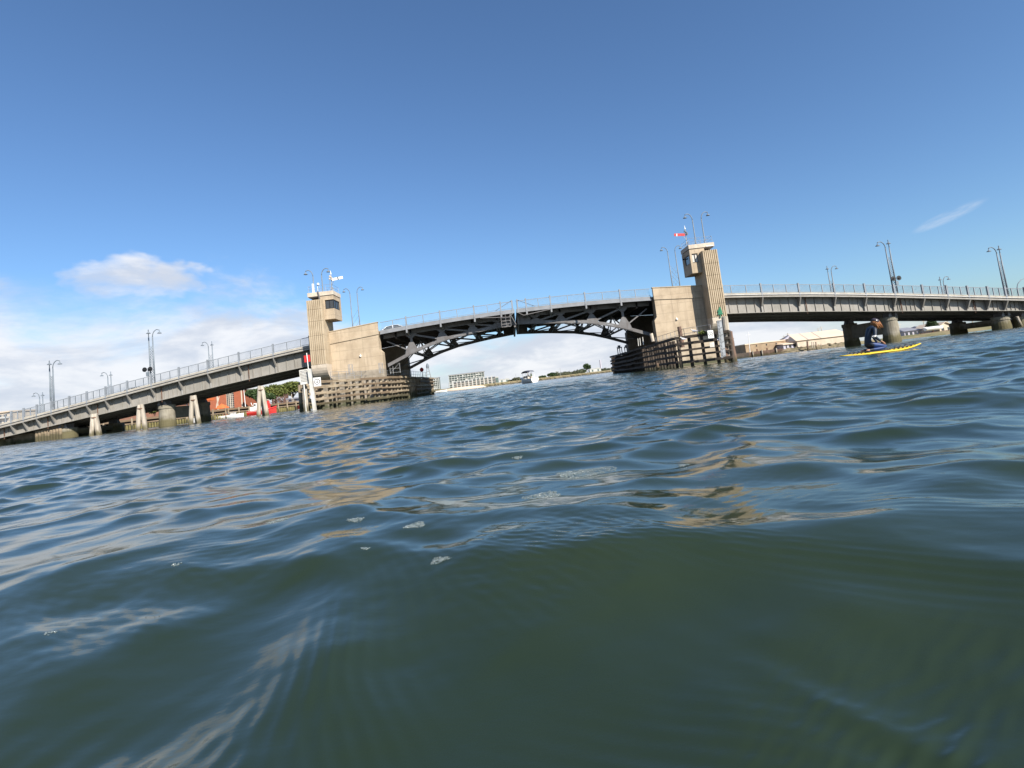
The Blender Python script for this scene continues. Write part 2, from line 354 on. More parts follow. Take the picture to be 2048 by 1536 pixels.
def water_material():
    m = bpy.data.materials.new('harbour_water'); m.use_nodes = True
    nt = m.node_tree; N = nt.nodes; L = nt.links; b = N['Principled BSDF']
    b.inputs['Roughness'].default_value = .02; b.inputs['IOR'].default_value = 1.333; b.inputs['Specular IOR Level'].default_value = .5
    geo = N.new('ShaderNodeNewGeometry'); pos = geo.outputs['Position']
    def noise(sc, det, rg=.55, st=(1, 1, 1)):
        mp = N.new('ShaderNodeMapping'); mp.inputs['Scale'].default_value = st; L.new(pos, mp.inputs['Vector'])
        n = N.new('ShaderNodeTexNoise'); n.inputs['Scale'].default_value = sc; n.inputs['Detail'].default_value = det; n.inputs['Roughness'].default_value = rg
        L.new(mp.outputs[0], n.inputs['Vector']); return n.outputs['Fac']
    def mr(x, a, bb, lo=0.0, hi=1.0):
        n = N.new('ShaderNodeMapRange'); n.interpolation_type = 'SMOOTHSTEP'; L.new(x, n.inputs[0])
        for i, v in enumerate((a, bb, lo, hi)): n.inputs[i+1].default_value = v
        return n.outputs[0]
    mx = N.new('ShaderNodeMix'); mx.data_type = 'RGBA'; L.new(mr(noise(.6, 4), .3, .7), mx.inputs[0])
    mx.inputs[6].default_value = (.0155, .0262, .0138, 1); mx.inputs[7].default_value = (.0210, .0320, .0160, 1)
    L.new(mx.outputs[2], b.inputs['Base Color'])
    # ripples too fine for the mesh: three scales of noise
    h1 = noise(10.0, 6, .62, (.8, 1.5, 1)); h2 = noise(2.6, 4, .6, (.75, 1.5, 1)); h3 = noise(.8, 4, .6, (.7, 1.5, 1))
    ln = N.new('ShaderNodeVectorMath'); ln.operation = 'LENGTH'; L.new(pos, ln.inputs[0])
    def math_(op, a, bb):
        n = N.new('ShaderNodeMath'); n.operation = op
        for i, x in enumerate((a, bb)):
            if isinstance(x, (int, float)): n.inputs[i].default_value = x
            else: L.new(x, n.inputs[i])
        return n.outputs[0]
    d = ln.outputs['Value']
    f1 = mr(d, .6, 6.0, .0008, .0020); f2 = mr(d, 5.0, 25.0, 0, .05); f3 = mr(d, 40.0, 140.0, 0, .22)
    hh = math_('ADD', math_('ADD', math_('MULTIPLY', h1, f1), math_('MULTIPLY', h2, f2)), math_('MULTIPLY', h3, f3))
    bp = N.new('ShaderNodeBump'); bp.inputs['Strength'].default_value = 1.0; bp.inputs['Distance'].default_value = 1.0
    L.new(hh, bp.inputs['Height']); L.new(bp.outputs[0], b.inputs['Normal'])
    return m
M['water'] = water_material()
def build_water():
    nr = NRAD; r = .03*np.exp(np.linspace(0, math.log(5000/.03), nr))
    nf = 1050; front = np.linspace(-1.08, 1.08, nf)
    back = np.linspace(1.08, 2*PI - 1.08, 130)[1:-1]
    az = np.concatenate([front, back]); na = len(az)
    R, A = np.meshgrid(r, az, indexing='ij')
    x = (R*np.sin(A)).ravel(); y = (R*np.cos(A)).ravel()
    sp = (R*math.log(5000/.03)/nr).ravel()
    X, Y, Z = wave_at(x, y, sp)
    fade = np.clip((600 - R.ravel())/400, 0, 1)
    co = np.stack([X, Y, Z*fade], 1).astype(np.float32)
    co = np.concatenate([co, np.array([[0, 0, float(Z[:na].mean())]], np.float32)])
    i = np.arange(nr-1)[:, None]; j = np.arange(na)[None, :]; j2 = (j + 1) % na
    q = np.stack(np.broadcast_arrays(i*na + j, (i+1)*na + j, (i+1)*na + j2, i*na + j2), -1).reshape(-1, 4)
    jt = np.arange(na); t = np.stack([np.full(na, nr*na), jt, (jt + 1) % na], 1)
    me = bpy.data.meshes.new('water')
    me.vertices.add(len(co)); me.vertices.foreach_set('co', co.ravel())
    nl = q.size + t.size
    me.loops.add(nl); me.loops.foreach_set('vertex_index', np.concatenate([q.ravel(), t.ravel()]).astype(np.int32))
    me.polygons.add(len(q) + len(t))
    ls = np.concatenate([np.arange(len(q))*4, q.size + np.arange(len(t))*3]).astype(np.int32)
    me.polygons.foreach_set('loop_start', ls)
    me.polygons.foreach_set('use_smooth', np.ones(len(q) + len(t), bool))
    me.update(calc_edges=True)
    me.materials.append(M['water'])
    o = bpy.data.objects.new('water', me); COL.objects.link(o)
    tag(o, 'choppy dark green harbour water reflecting the blue sky', 'water', kind='structure')
build_water()

# ------------------------------------------------------------------ the bridge: one profile for the deck
XC = 1.5                                             # mid of the opening span
Y0, Y1 = 70.0, 88.0                                  # near and far edge of the deck
PZ = [0.6234, -0.1759, -4.8046, 0.7366, 9.7479]
def zd(x): return float(np.polyval(PZ, x/50.0))     # top of the near kerb
def zb(x):                                           # underside of the approach girders
    d = abs(x - XC); return zd(x) - float(np.interp(d, [26, 46, 64, 80], [2.62, 2.36, 1.82, 1.5]))
def xs_between(a, b, step):
    n = max(1, int(round(abs(b - a)/step))); return [a + (b - a)*i/n for i in range(n+1)]
def along(a, b, step, sec):
    """loft the cross section sec(x) (points in y, z) along the bridge"""
    return [[(x, y, z) for y, z in sec(x)] for x in xs_between(a, b, step)]

def railing(parent, a, b, posts, minors, light_kerb=True):
    """open balustrade on the near kerb from x=a to x=b"""
    m = MB(); y = Y0 + .12
    xs = sorted(set([a, b] + posts + minors))
    H = 1.02
    for p, q in zip(xs[:-1], xs[1:]):
        if q - p < .2: continue
        pa, pb = p + .07, q - .07
        for z, h in ((.13, .05), (H, .07)):
            m.bar((pa, y, zd(pa) + z), (pb, y, zd(pb) + z), .06, h)
        n = max(2, int((pb - pa)/.14))
        for i in range(1, n):
            x = pa + (pb - pa)*i/n; z = zd(x)
            m.box(x - .012, x + .012, y - .014, y + .014, z + .15, z + H - .03)
    r = m.build('railing', M['rail'], parent)
    for x in posts:
        k = MB(); z = zd(x); k.box(x - .085, x + .085, y - .14, y + .08, z - .45, z + 1.22); k.build('railing_post', M['rail'], r)
    for x in minors:
        k = MB(); z = zd(x); k.box(x - .05, x + .05, y - .07, y + .05, z + .004, z + 1.03); k.build('baluster_post', M['rail'], r)
    return r

def approach_span(label, a, b, posts, extra_ribs):
    """a: end at the tower, b: landward end"""
    t = thing('approach_span', label, 'bridge span', (a, Y0, zd(a)))
    # road slab with its kerbs and the concrete deck edge
    def slab(x): z = zd(x); return [(Y0 + .35, z - .42), (Y0 + .35, z - .02), (Y0 + 2.6, z - .04), (Y0 + 2.6, z - .2), (79, z - .1), (Y1 - 2.6, z - .2), (Y1 - 2.6, z - .04), (Y1, z - .02), (Y1, z - .42)]
    m = MB(); m.strip(along(a, b, 2.0, slab)); m.build('road_deck', M['asphalt'], t)
    def edge(x): z = zd(x); return [(Y0, z), (Y0 + .348, z), (Y0 + .348, z - .47), (Y0 + .02, z - .47)]
    m = MB(); m.strip(along(a, b, 2.0, edge)); m.build('deck_edge', M['fascia'], t)
    def lip(x): z = zd(x); return [(Y0 - .10, z - .475), (Y0 + .36, z - .475), (Y0 + .36, z - .60), (Y0 - .10, z - .60)]
    m = MB(); m.strip(along(a, b, 2.0, lip)); m.build('edge_beam', M['bracket'], t)
    m = MB(); m.tube([(x, Y0 - .06, zd(x) - .27) for x in xs_between(a, b, 2.0)], .045, 7)
    for x in posts: m.box(x - .03, x + .03, Y0 - .07, Y0 + .01, zd(x) - .34, zd(x) - .2)
    m.build('service_pipe', M['galv'], t)
    lo, hi = min(a, b), max(a, b)
    for y, nm in ((70.78, 0), (74.5, 1), (78.2, 1), (82.0, 0)):
        m = MB()
        m.strip(along(a, b, 2.0, lambda x: [(y - .02, zb(x) + .06), (y + .02, zb(x) + .06), (y + .02, zd(x) - .44), (y - .02, zd(x) - .44)]))
        m.strip(along(a, b, 2.0, lambda x: [(y - .28, zb(x)), (y + .28, zb(x)), (y + .28, zb(x) + .06), (y - .28, zb(x) + .06)]))
        if nm == 0:
            x = lo + .5; d = 1.1
            while x < hi - .2:
                near = any(abs(x - e) < 2.2 for e in extra_ribs)
                m.box(x - .022, x + .022, y - .11, y - .021, zb(x) + .062, zd(x) - .62)
                x += d*.5 if near else d
        g = m.build('girder', M['girder'], t)
        if nm: g['label'] = 'inner girder under the road deck'
    for x in posts:
        m = MB(); zt = zd(x) - .602; z2 = zt - 1.15
        for dx in (-.05, .05) if True else (0,):
            pass
        m.prism([(Y0 - .06, zt), (70.755, zt), (70.755, z2), (70.60, z2)], 'x', x - .035, x + .035)
        m.box(x - .11, x + .11, 70.55, 70.757, zb(x) + .07, z2 + .1)
        m.bar((x, Y0 - .06, zt - .05), (x, 70.58, z2), .16, .05)
        m.build('bracket', M['bracket'], t)
    for x in posts[1::3]:                             # scuppers that drain the gutter down the web
        m = MB(); m.tube([(x + .9, Y0 + .5, zd(x + .9) - .5), (x + .9, Y0 + .62, zd(x + .9) - .8), (x + .9, Y0 + .62, zb(x + .9) - .25)], .055, 7); m.build('drain_pipe', M['rust'], t)
    for x in xs_between(a + (.8 if b > a else -.8), b, 4.6):
        m = MB(); m.box(x - .12, x + .12, 70.803, 81.97, zd(x) - 1.15, zd(x) - .5); m.build('cross_beam', M['steel'], t)
    mins = []
    ps = sorted(posts + [a, b])
    for p, q in zip(ps[:-1], ps[1:]):
        n = 3 if q - p > 2.0 else 2
        if q - p > .9: mins += [p + (q - p)*i/n for i in range(1, n)]
    railing(t, min(a, b), max(a, b), posts, mins)
    return t
PL = [-29.93, -34.39, -38.44, -42.17, -45.76, -48.87, -51.67, -54.10, -56.36, -58.68, -60.55, -62.25, -63.84, -66.2]
PR = [33.13, 37.90, 42.36, 46.23, 49.92, 53.49, 56.54, 59.16, 61.66, 63.84, 66.3, 68.6]
LEFT_PIER_X, RIGHT_PIER_X = [-45.3, -58.3, -67.6], [50.0, 64.4, 66.9]
approach_span('long grey steel approach span sloping down from the cream tower with the white signal arm', -24.6, -72.0, PL, LEFT_PIER_X[:2])
approach_span('grey steel approach span running from the tower with the red signal arm past the paddler', 27.4, 74.0, PR, RIGHT_PIER_X[:2])

# ------------------------------------------------------------------ the two opening leaves
FB = [(0, 7.93), (1.1, 7.86), (4.0, 7.62), (5.5, 7.46), (9.2, 6.98), (12, 6.32), (14.2, 5.58), (17.1, 4.42), (19, 3.6)]
def zlow(x): return float(np.interp(abs(x - XC), [p[0] for p in FB], [p[1] for p in FB]))
def leaf(side, label):
    x_tip = XC + side*.12; x_root = XC + side*17.55
    X = lambda d: XC + side*d
    t = thing('bascule_leaf', label, 'bridge leaf', (x_root, Y0, zd(x_root)), 'opening leaves of the bridge')
    lo, hi = min(x_tip, x_root), max(x_tip, x_root)
    def slab(x): z = zd(x); return [(Y0 + .22, z - .40), (Y0 + .22, z - .03), (Y0 + 2.6, z - .04), (Y0 + 2.6, z - .2), (79, z - .1), (Y1 - 2.6, z - .2), (Y1 - 2.6, z - .04), (Y1, z - .02), (Y1, z - .40)]
    m = MB(); m.strip(along(x_tip, x_root, 1.5, slab)); m.build('road_deck', M['steel_deck'], t)
    m = MB()                                         # channel shaped edge beam
    m.strip(along(x_tip, x_root, 1.5, lambda x: [(Y0 + .02, zd(x) + .01), (Y0 + .2, zd(x) + .01), (Y0 + .2, zd(x) - .5), (Y0 + .02, zd(x) - .5)]))
    m.strip(along(x_tip, x_root, 1.5, lambda x: [(Y0 - .10, zd(x) - .42), (Y0 + .019, zd(x) - .42), (Y0 + .019, zd(x) - .52), (Y0 - .10, zd(x) - .52)]))
    m.build('edge_beam', M['edge'], t)
    nodes = [2.5, 5.8, 9.85, 13.95]
    posts = [x for x in (-12.61, -8.21, -3.79, -.35) if side < 0] or [2.95, 6.1, 10.58, 15.08]
    ps = sorted(posts + [lo, hi]); mins = [(p + q)/2 for p, q in zip(ps[:-1], ps[1:]) if q - p > 2.4]
    railing(t, lo, hi, posts + [XC + side*.35], mins)
    def zt(x): return zd(x) - .98                    # top chord's underside
    for y, far in ((71.8, 0), (86.4, 1)):
        rib = MB()
        # curved bottom chord, a box with flange plates
        rib.strip([[(x, y - .16, zlow(x)), (x, y + .16, zlow(x)), (x, y + .16, zlow(x) + .44), (x, y - .16, zlow(x) + .44)] for x in xs_between(x_tip, X(17.3), .8)])
        r = rib.build('main_rib', M['steel'], t)
        k = MB(); k.strip([[(x, y - .14, zt(x)), (x, y + .14, zt(x)), (x, y + .14, zd(x) - .42), (x, y - .14, zd(x) - .42)] for x in xs_between(x_tip, x_root, 1.5)])
        k.build('top_chord', M['steel'], r)
        # solid web near the tip, where the two chords run together
        k = MB(); k.strip([[(x, y - .05, zlow(x) + .3), (x, y + .05, zlow(x) + .3), (x, y + .05, zt(x) + .05), (x, y - .05, zt(x) + .05)] for x in xs_between(x_tip, X(1.9), .6)]); k.build('web_plate', M['steel'], r)
        prev = None
        for i, d in enumerate(nodes + [17.2]):
            x = X(d); zl, zu = zlow(x) + .22, zt(x) + .1
            if i < 4:
                k = MB(); k.bar((x, y, zl), (x, y, zu), .30, .24, (0, 1, 0)); k.build('vertical', M['steel'], r)
                w = .46 + .08*i                       # gusset plates
                k = MB(); tx = side*1.0
                k.prism([(x - w*1.5, zlow(X(d) - w*1.5) + .1), (x + w*1.5, zlow(X(d) + w*1.5) + .1), (x + w*1.1, zlow(x) + .62), (x + .26, zl + .5 + .28*i), (x - .26, zl + .5 + .28*i), (x - w*1.1, zlow(x) + .62)], 'y', y - .20, y - .165)
                k.build('gusset_plate', M['steel'], r)
                k = MB(); k.prism([(x - .9, zt(x) + .1), (x + .9, zt(x) + .1), (x + .22, zt(x) - .25 - .1*i), (x - .22, zt(x) - .25 - .1*i)], 'y', y - .185, y - .15); k.build('gusset_plate', M['steel'], r)
            # diagonals rise from each bottom node toward the pier
            if prev is not None:
                xp = X(prev); k = MB()
                k.bar((xp, y, zlow(xp) + .3), (x, y, zt(x) - .02), .22, .26, (0, 1, 0)) if i < 4 else k.bar((xp, y, zlow(xp) + .3), (x, y, zt(x) - .35), .16, .2, (0, 1, 0))
                k.build('diagonal', M['steel'], r)
            prev = d
        for d in (4.2, 7.9, 12.1):                   # pale splice plates on the chord
            x = X(d); k = MB(); k.bar((x - .45, y - .19, zlow(x - .45) + .2), (x + .45, y - .19, zlow(x + .45) + .2), .03, .13); k.build('splice_plate', M['edge'], r)
    # floor beams with the sloping brackets that carry the footway
    for d in nodes + [15.9]:
        x = X(d)
        k = MB(); k.box(x - .12, x + .12, 71.66, 86.5, zd(x) - 1.25, zd(x) - .405); fb = k.build('floor_beam', M['steel_deck'], t)
    for x in posts:
        k = MB(); k.bar((x, Y0 + .02, zd(x) - .50), (x - side*.02, 71.7, zt(x) - .12), .22, .2); k.box(x - .1, x + .1, Y0 - .12, Y0 + .02, zd(x) - .95, zd(x) - .3)
        k.build('bracket', M['edge'], t)
    for y in (74.5, 77.5, 80.5, 83.5):
        k = MB(); k.strip([[(x, y - .1, zd(x) - .9), (x, y + .1, zd(x) - .9), (x, y + .1, zd(x) - .403), (x, y - .1, zd(x) - .403)] for x in xs_between(x_tip, x_root, 2)]); k.build('stringer', M['steel_deck'], t)
    # laced bracing between the ribs in the plane of the bottom chords
    def laced(a, b, w, nm):
        a = Vector(a); b = Vector(b); d = (b - a); L_ = d.length; d.normalize(); s = d.cross(Vector((0, 0, 1))).normalized()*w/2
        k = MB(); k.bar(a + s, b + s, .09, .09); k.bar(a - s, b - s, .09, .09); n = int(L_/(w*.9))
        for i in range(n):
            p = a + d*L_*i/n; q = a + d*L_*(i+1)/n; e = s if i % 2 else -s
            k.bar(p + e, q - e, .05, .03)
        return k.build(nm, M['steel'], t)
    for i, d in enumerate(nodes):
        x = X(d); z = zlow(x) + .2
        laced((x, 72, z), (x, 86.2, z), .42, 'cross_strut')
        if i:
            xm = X(nodes[i-1]); zm = zlow(xm) + .2
            mid = (x, 79.1, z)
            laced((xm, 72, zm), mid, .36, 'lateral_brace'); laced((xm, 86.2, zm), mid, .36, 'lateral_brace')
            if d > 8:                                # sway frames
                k = MB(); zt_ = zd(x) - 1.3
                for ya, yb in ((72, 79.1), (86.2, 79.1)): k.bar((x, ya, z + .1), (x, yb, zt_), .14, .14); k.bar((x, ya + (yb - ya)*.5, z + .1), (x, yb, zt_), .1, .1)
                k.build('sway_brace', M['steel'], t)
    xm = X(nodes[3]); zm = zlow(xm) + .2
    for ya in (72, 86.2): laced((xm, ya, zm), (X(17.0), 79.1, zlow(X(17.0)) + .2), .36, 'lateral_brace')
    # tip of the leaf: nose beam and, at the left leaf, the inspection ladder in its cage
    k = MB(); k.box(min(x_tip, x_tip + side*.25), max(x_tip, x_tip + side*.25), 71.5, 86.6, zlow(x_tip) - (.32 if side < 0 else 0), zd(x_tip) - .42)
    k.build('nose_beam', M['steel'], t)
    k = MB()
    xa = X(1.0); xb = X(3.4); z0 = zd(xa)
    k.bar((X(.35), Y0 - .12, z0 - .55), (xa, Y0 - .12, z0 - .95), .08, .08); k.bar((xa, Y0 - .12, z0 - .95), (X(4.6), Y0 - .12, zd(X(4.6)) - .55), .08, .08)
    k.bar((X(.35), Y0 + .05, z0 + 1.15), (xb - side*.8, Y0 + .05, z0 + .05), .05, .05)
    k.build('tip_brace', M['steel'], t)
    if side < 0:
        k = MB(); lx0, lx1 = X(1.95), X(.75); ly = Y0 - .1
        for x in (lx0, lx1): k.bar((x, ly, z0 - .5), (x, ly, z0 - 2.1), .07, .07); k.bar((x, ly + .6, z0 - .5), (x, ly + .6, z0 - 2.1), .07, .07)
        for z in (-.95, -1.35, -1.75, -2.1): k.bar((lx0, ly, z0 + z), (lx1, ly, z0 + z), .06, .06); k.bar((lx0, ly + .6, z0 + z), (lx1, ly + .6, z0 + z), .06, .06)
        k.bar((lx1, ly, z0 - .5), (X(.1), ly, z0 - 2.0), .08, .08)
        k.bar(((lx0 + lx1)/2, ly, z0 - .5), ((lx0 + lx1)/2, ly, z0 - 2.1), .05, .05)
        k.build('inspection_ladder', M['steel'], t)
    return t
leaf(-1, 'opening bridge leaf beside the white signal arm, with a ladder cage at its tip')
leaf(1, 'opening bridge leaf beside the red signal arm, without a ladder cage')

# ------------------------------------------------------------------ bascule piers and control towers (mirror images about XC)
def bascule_pier(side, label):
    X = lambda d: XC + side*d
    t = thing('bascule_pier', label, 'bridge pier', (X(21), 79, 0), 'concrete piers under the towers')
    i, o = 17.75, 26.6
    yf = 69.6
    # near and far side walls, back wall, floor: an open chamber toward the channel
    def wall_poly(z0):
        return [(X(i - .35), z0), (X(i - .35), 6.2), (X(i), 6.6), (X(i), zd(X(i)) - .5), (X(o), zd(X(o)) - .5), (X(o), z0)]
    m = MB(); m.prism(wall_poly(4.1), 'y', yf, yf + 1.3); m.build('near_wall', M['concrete'], t)
    m = MB(); m.prism([(X(i - .35), -1.5), (X(i - .35), 4.098), (X(o), 4.098), (X(o), -1.5)], 'y', yf + .004, yf + 1.3); m.build('wall_base', M['old_concrete'] if side < 0 else M['concrete_low'], t)
    m = MB(); m.prism(wall_poly(-1.5), 'y', 86.9, 88.2); m.build('far_wall', M['old_concrete'], t)
    m = MB(); m.box(X(22.0), X(22.8), yf + 1.31, 86.89, -1.5, zd(X(22)) - .5); m.build('chamber_wall', M['old_concrete'], t)
    m = MB(); m.box(X(i - .3), X(21.99), yf + 1.31, 86.89, -1.5, 2.7); m.build('chamber_floor', M['old_concrete'], t)
    # cornice and solid parapet, which follow the rise of the deck
    xi, xo = X(i - .05), X(o + .0)
    m = MB(); m.prism([(xi, zd(xi) - .5), (xo, zd(xo) - .5), (xo, zd(xo) - .02), (xi, zd(xi) - .02)], 'y', yf - .10, yf + 1.3)
    m.build('cornice', M['concrete'], t)
    m = MB(); m.prism([(xi, zd(xi) - .018), (xo, zd(xo) - .018), (xo, zd(xo) + 1.02), (xi, zd(xi) + 1.02)], 'y', yf - .06, yf + .34); m.build('parapet', M['concrete'], t)
    m = MB(); m.prism([(X(i - .12), zd(xi) + 1.022), (xo, zd(xo) + 1.022), (xo, zd(xo) + 1.12), (X(i - .12), zd(xi) + 1.12)], 'y', yf - .12, yf + .40); m.build('coping', M['flute'], t)
    m = MB(); m.strip(along(X(i), X(o), 2, lambda x: [(70.9, zd(x) - .5), (70.9, zd(x) - .06), (86.9, zd(x) - .06), (86.9, zd(x) - .5)])); m.build('road_deck', M['asphalt'], t)
    m = MB(); m.box(X(i - .3), X(i + .0), yf + .1, yf + .5, 3.2, 5.6); m.build('guide_post', M['bracket'], t) if side < 0 else None
    k = MB(); xx, zz = (X(20.2), 6.0); k.ball((xx, yf - .08, zz), .14, 8, 6); k.box(xx - .03, xx + .03, yf - .06, yf, zz - .1, zz + .25); k.build('bulkhead_lamp', M['white'], t)
    return t
bascule_pier(-1, 'sunlit cream concrete pier with parapet under the tower with the white signal arm')
bascule_pier(1, 'cream concrete pier half in the shadow of the tower with the red signal arm')

def control_tower(side, label):
    X = lambda d: XC + side*d
    t = thing('control_tower', label, 'control tower', (X(24.9), 69, 5.4), 'control towers of the bridge')
    ci, co_, yf, yb = 23.95, 25.85, 67.6, 69.59
    zt_, zb_ = (13.5, 5.42) if side < 0 else (14.0, 5.55)
    # column: fluted front, plain sides
    pts = [(X(ci), yb), (X(ci), yf + .12)]
    n = 8; w = (co_ - ci)/n
    for k in range(n):
        a = ci + k*w
        pts += [(X(a + .022), yf + .12), (X(a + .045), yf), (X(a + w - .045), yf), (X(a + w - .022), yf + .12)]
    pts += [(X(co_), yf + .12), (X(co_), yb)]
    m = MB(); lev = [zb_, 7.2, 9.0, 10.8, 12.3, zt_]
    for a, b in zip(lev[:-1], lev[1:]): m.prism(pts, 'z', a + (.03 if a > zb_ else 0), b)
    for a in lev[1:-1]: m.box(X(ci + .01), X(co_ - .01), yf + .1, yb, a - .01, a + .04)
    m.build('fluted_column', M['flute'], t)
    # curved corbel under the column
    arc = [(yb, zb_ - .002), (yf + .05, zb_ - .002)] + [(yf + .05 + 1.9*(1 - math.cos(a)), zb_ - .1 - 1.75*math.sin(a)) for a in [i*PI/16 for i in range(9)]]
    arc = [(min(y, yb), z) for y, z in arc]
    m = MB(); m.prism(arc, 'x', X(ci + .004), X(co_ - .004)); m.build('corbel', M['cap'], t)
    # shaft behind the column, inside the pier's plan
    zbk = zd(X(24)) + 1.0
    m = MB(); m.box(X(ci + .02), X(co_ - .02), yb + .002, 71.6, zb_ - .5, zt_ + .42); m.build('shaft', M['flute'], t)
    # cabin that overhangs toward the channel
    bi = 22.66; y0, y1 = 68.45, 71.5; z0, z1 = (11.0, 13.98) if side < 0 else (11.45, 14.48)
    wz0, wz1 = z0 + 1.32, z0 + 2.48
    wb = bi + .14; we = bi + (1.10 if side < 0 else .98)
    m = MB()                                           # walls built round the corner window
    m.box(X(bi), X(ci + .6), y0, y1, z0, wz0); m.box(X(bi), X(ci + .6), y0, y1, wz1, z1)
    m.box(X(we), X(ci + .6), y0, y1, wz0, wz1); m.box(X(bi), X(we), 70.9, y1, wz0, wz1)
    if side > 0: m.box(X(bi), X(wb + .1), y0, y0 + .28, wz0, wz1)
    m.build('cabin', M['concrete'], t)
    wf = MB()
    xa, xb = (bi + .05, we) if side < 0 else (wb + .1, we)
    for d in np.linspace(xa, xb, 3): wf.box(X(d - .045), X(d + .045), y0 + .10, y0 + .2, wz0, wz1)
    for z in (wz0 + .05, wz1 - .05): wf.box(X(xa), X(xb), y0 + .105, y0 + .195, z - .05, z + .05)
    f = wf.build('window_frame', M['black'], t)
    g = MB(); g.box(X(xa + .01), X(xb - .01), y0 + .15, y0 + .17, wz0, wz1); g.build('pane', M['blind'] if side > 0 else M['glass'], f)
    wf = MB(); ys = (y0 + .2, 70.9)
    if side > 0: ys = (y0 + .5, 70.6)
    for y in np.linspace(ys[0], ys[1], 4 if side < 0 else 2): wf.box(X(bi + .05), X(bi + .16), y - .045, y + .045, wz0, wz1)
    for z in (wz0 + .05, wz1 - .05): wf.box(X(bi + .055), X(bi + .155), ys[0], ys[1], z - .05, z + .05)
    f = wf.build('window_frame', M['black'], t)
    if side > 0:
        k = MB(); k.box(X(bi + .02), X(bi + .3), y0 + .281, ys[0], wz0, wz1); k.box(X(bi + .02), X(bi + .3), ys[1], 70.899, wz0, wz1); k.build('window_pier', M['concrete'], t)
    g = MB(); g.box(X(bi + .10), X(bi + .12), ys[0], ys[1], wz0, wz1); g.build('pane', M['glass'], f)
    m = MB(); m.box(X(bi + .25), X(we - .01), y0 + .4, 70.8, wz0 - .02, wz0 + .1); m.build('control_desk', M['black'], t)
    # dark shadow joint, then the pale roof slab with its upstand
    m = MB(); m.box(X(bi + .06), X(co_ - .06), y0 + .06, 71.44, z1, z1 + .10); m.build('roof_joint', M['steel'], t)
    zc = z1 + .1; m = MB(); m.box(X(bi - .04), X(co_ + .04), y0 - .05, 71.56, zc, zc + .52); m.build('roof_slab', M['cap'], t, bevel=.02)
    zr = zc + .52
    m = MB()
    for d in np.linspace(bi + .15, co_ - .1, 5): m.tube([(X(d), y0 + .1, zr), (X(d), y0 + .1, zr + .85)], .018, 5); m.tube([(X(d), 71.4, zr), (X(d), 71.4, zr + .85)], .018, 5)
    for y in (y0 + .1, 71.4):
        for z in (.45, .85): m.tube([(X(bi + .15), y, zr + z), (X(co_ - .1), y, zr + z)], .016, 5)
    for d in (bi + .15, co_ - .1):
        for z in (.45, .85): m.tube([(X(d), y0 + .1, zr + z), (X(d), 71.4, zr + z)], .016, 5)
    m.build('roof_railing', M['galv'], t)
    if side < 0:
        m = MB(); m.box(X(25.0), X(25.22), y0 - .02, y0 + .2, zr - .3, zr + 1.15); m.build('equipment_box', M['white'], t)
        m = MB(); m.tube([(X(24.55), y0 + .1, zr), (X(24.55), y0 + .1, zr + 1.0)], .03, 6); m.ball((X(24.45), y0 + .05, zr + 1.02), .17, 8, 6); m.build('camera_pole', M['white'], t)
        m = MB(); m.tube([(X(23.6), 70.5, zr), (X(23.6), 70.5, zr + 1.9)], .022, 5); m.build('whip_aerial', M['lamp'], t)
        m = MB(); m.tube([(X(24.3), y0 - .12, z1 - .7), (X(24.35), y0 - .18, z1 - .1), (X(24.5), y0 - .14, zr + .1)], .09, 6); m.build('cable_bundle', M['steel'], t)
    else:
        m = MB(); m.box(X(24.8), X(25.7), y0 - .09, y0 - .055, zc + .05, zc + .16); m.build('white_strip', M['white'], t)
        m = MB(); m.tube([(X(bi - .03), y0 + 2.2, z1 - .75), (X(bi - .25), y0 + 2.2, z1 - .7)], .09, 7); m.build('wall_lamp', M['black'], t)
    return t
control_tower(-1, 'cream tower with fluted column and overhanging cabin, carrying the white signal arm')
control_tower(1, 'cream tower with fluted column and overhanging cabin, carrying the red signal arm')

# ------------------------------------------------------------------ semaphore signals on the roofs
def semaphore(side, label):
    X = lambda d: XC + side*d
    zr = 14.60 if side < 0 else 15.10
    x = X(22.95 if side < 0 else 22.8); y = 69.2
    t = thing('semaphore_signal', label, 'signal', (x, y, zr), 'semaphore signals on the tower roofs')
    h = 1.55
    m = MB(); m.tube([(x, y, zr), (x, y, zr + h + .7)], .05, 7)
    for dx, dy in ((.28, .28), (-.28, .28), (.28, -.28), (-.28, -.28)): m.tube([(x + dx, y + dy, zr), (x, y, zr + .75)], .02, 5)
    m.build('mast', M['galv'], t)
    c = M['white'] if side < 0 else M['red']
    m = MB()
    for dx, dz in ((-.16, .1), (.15, .12), (0, .34), (-.12, .42), (.12, .0)): m.lathe([(.04, -.12), (.11, -.08), (.11, .08), (.05, .13)], (x + dx, y - .12, zr + h + dz), 8)
    m.build('lamp_cluster', M['cap'] if side < 0 else M['lamp'], t)
    m = MB(); m.lathe([(.10, 0), (.06, .16), (.015, .5)], (x, y, zr + h + .7), 7); m.build('finial', M['white'], t)
    s = -side                                          # the arm points to the channel
    m = MB(); m.bar((x + s*.16, y - .18, zr + h - .04), (x + s*1.55, y - .18, zr + h + .10), .04, .34); a = m.build('signal_arm', c, t)
    m = MB(); xs = x + s*(.92 if side < 0 else 1.2); m.bar((xs - s*.05, y - .19, zr + h + .03), (xs + s*.07, y - .19, zr + h + .045), .045, .345); m.build('arm_stripe', M['black'] if side < 0 else M['white'], a)
    m = MB(); m.bar((x, y - .1, zr + .8), (x + s*.5, y - .16, zr + h - .05), .04, .04); m.build('arm_rod', M['galv'], t)
    return t
semaphore(-1, 'semaphore signal with a white arm and black stripe on the tower roof')
semaphore(1, 'semaphore signal with a red arm and white stripe on the tower roof')

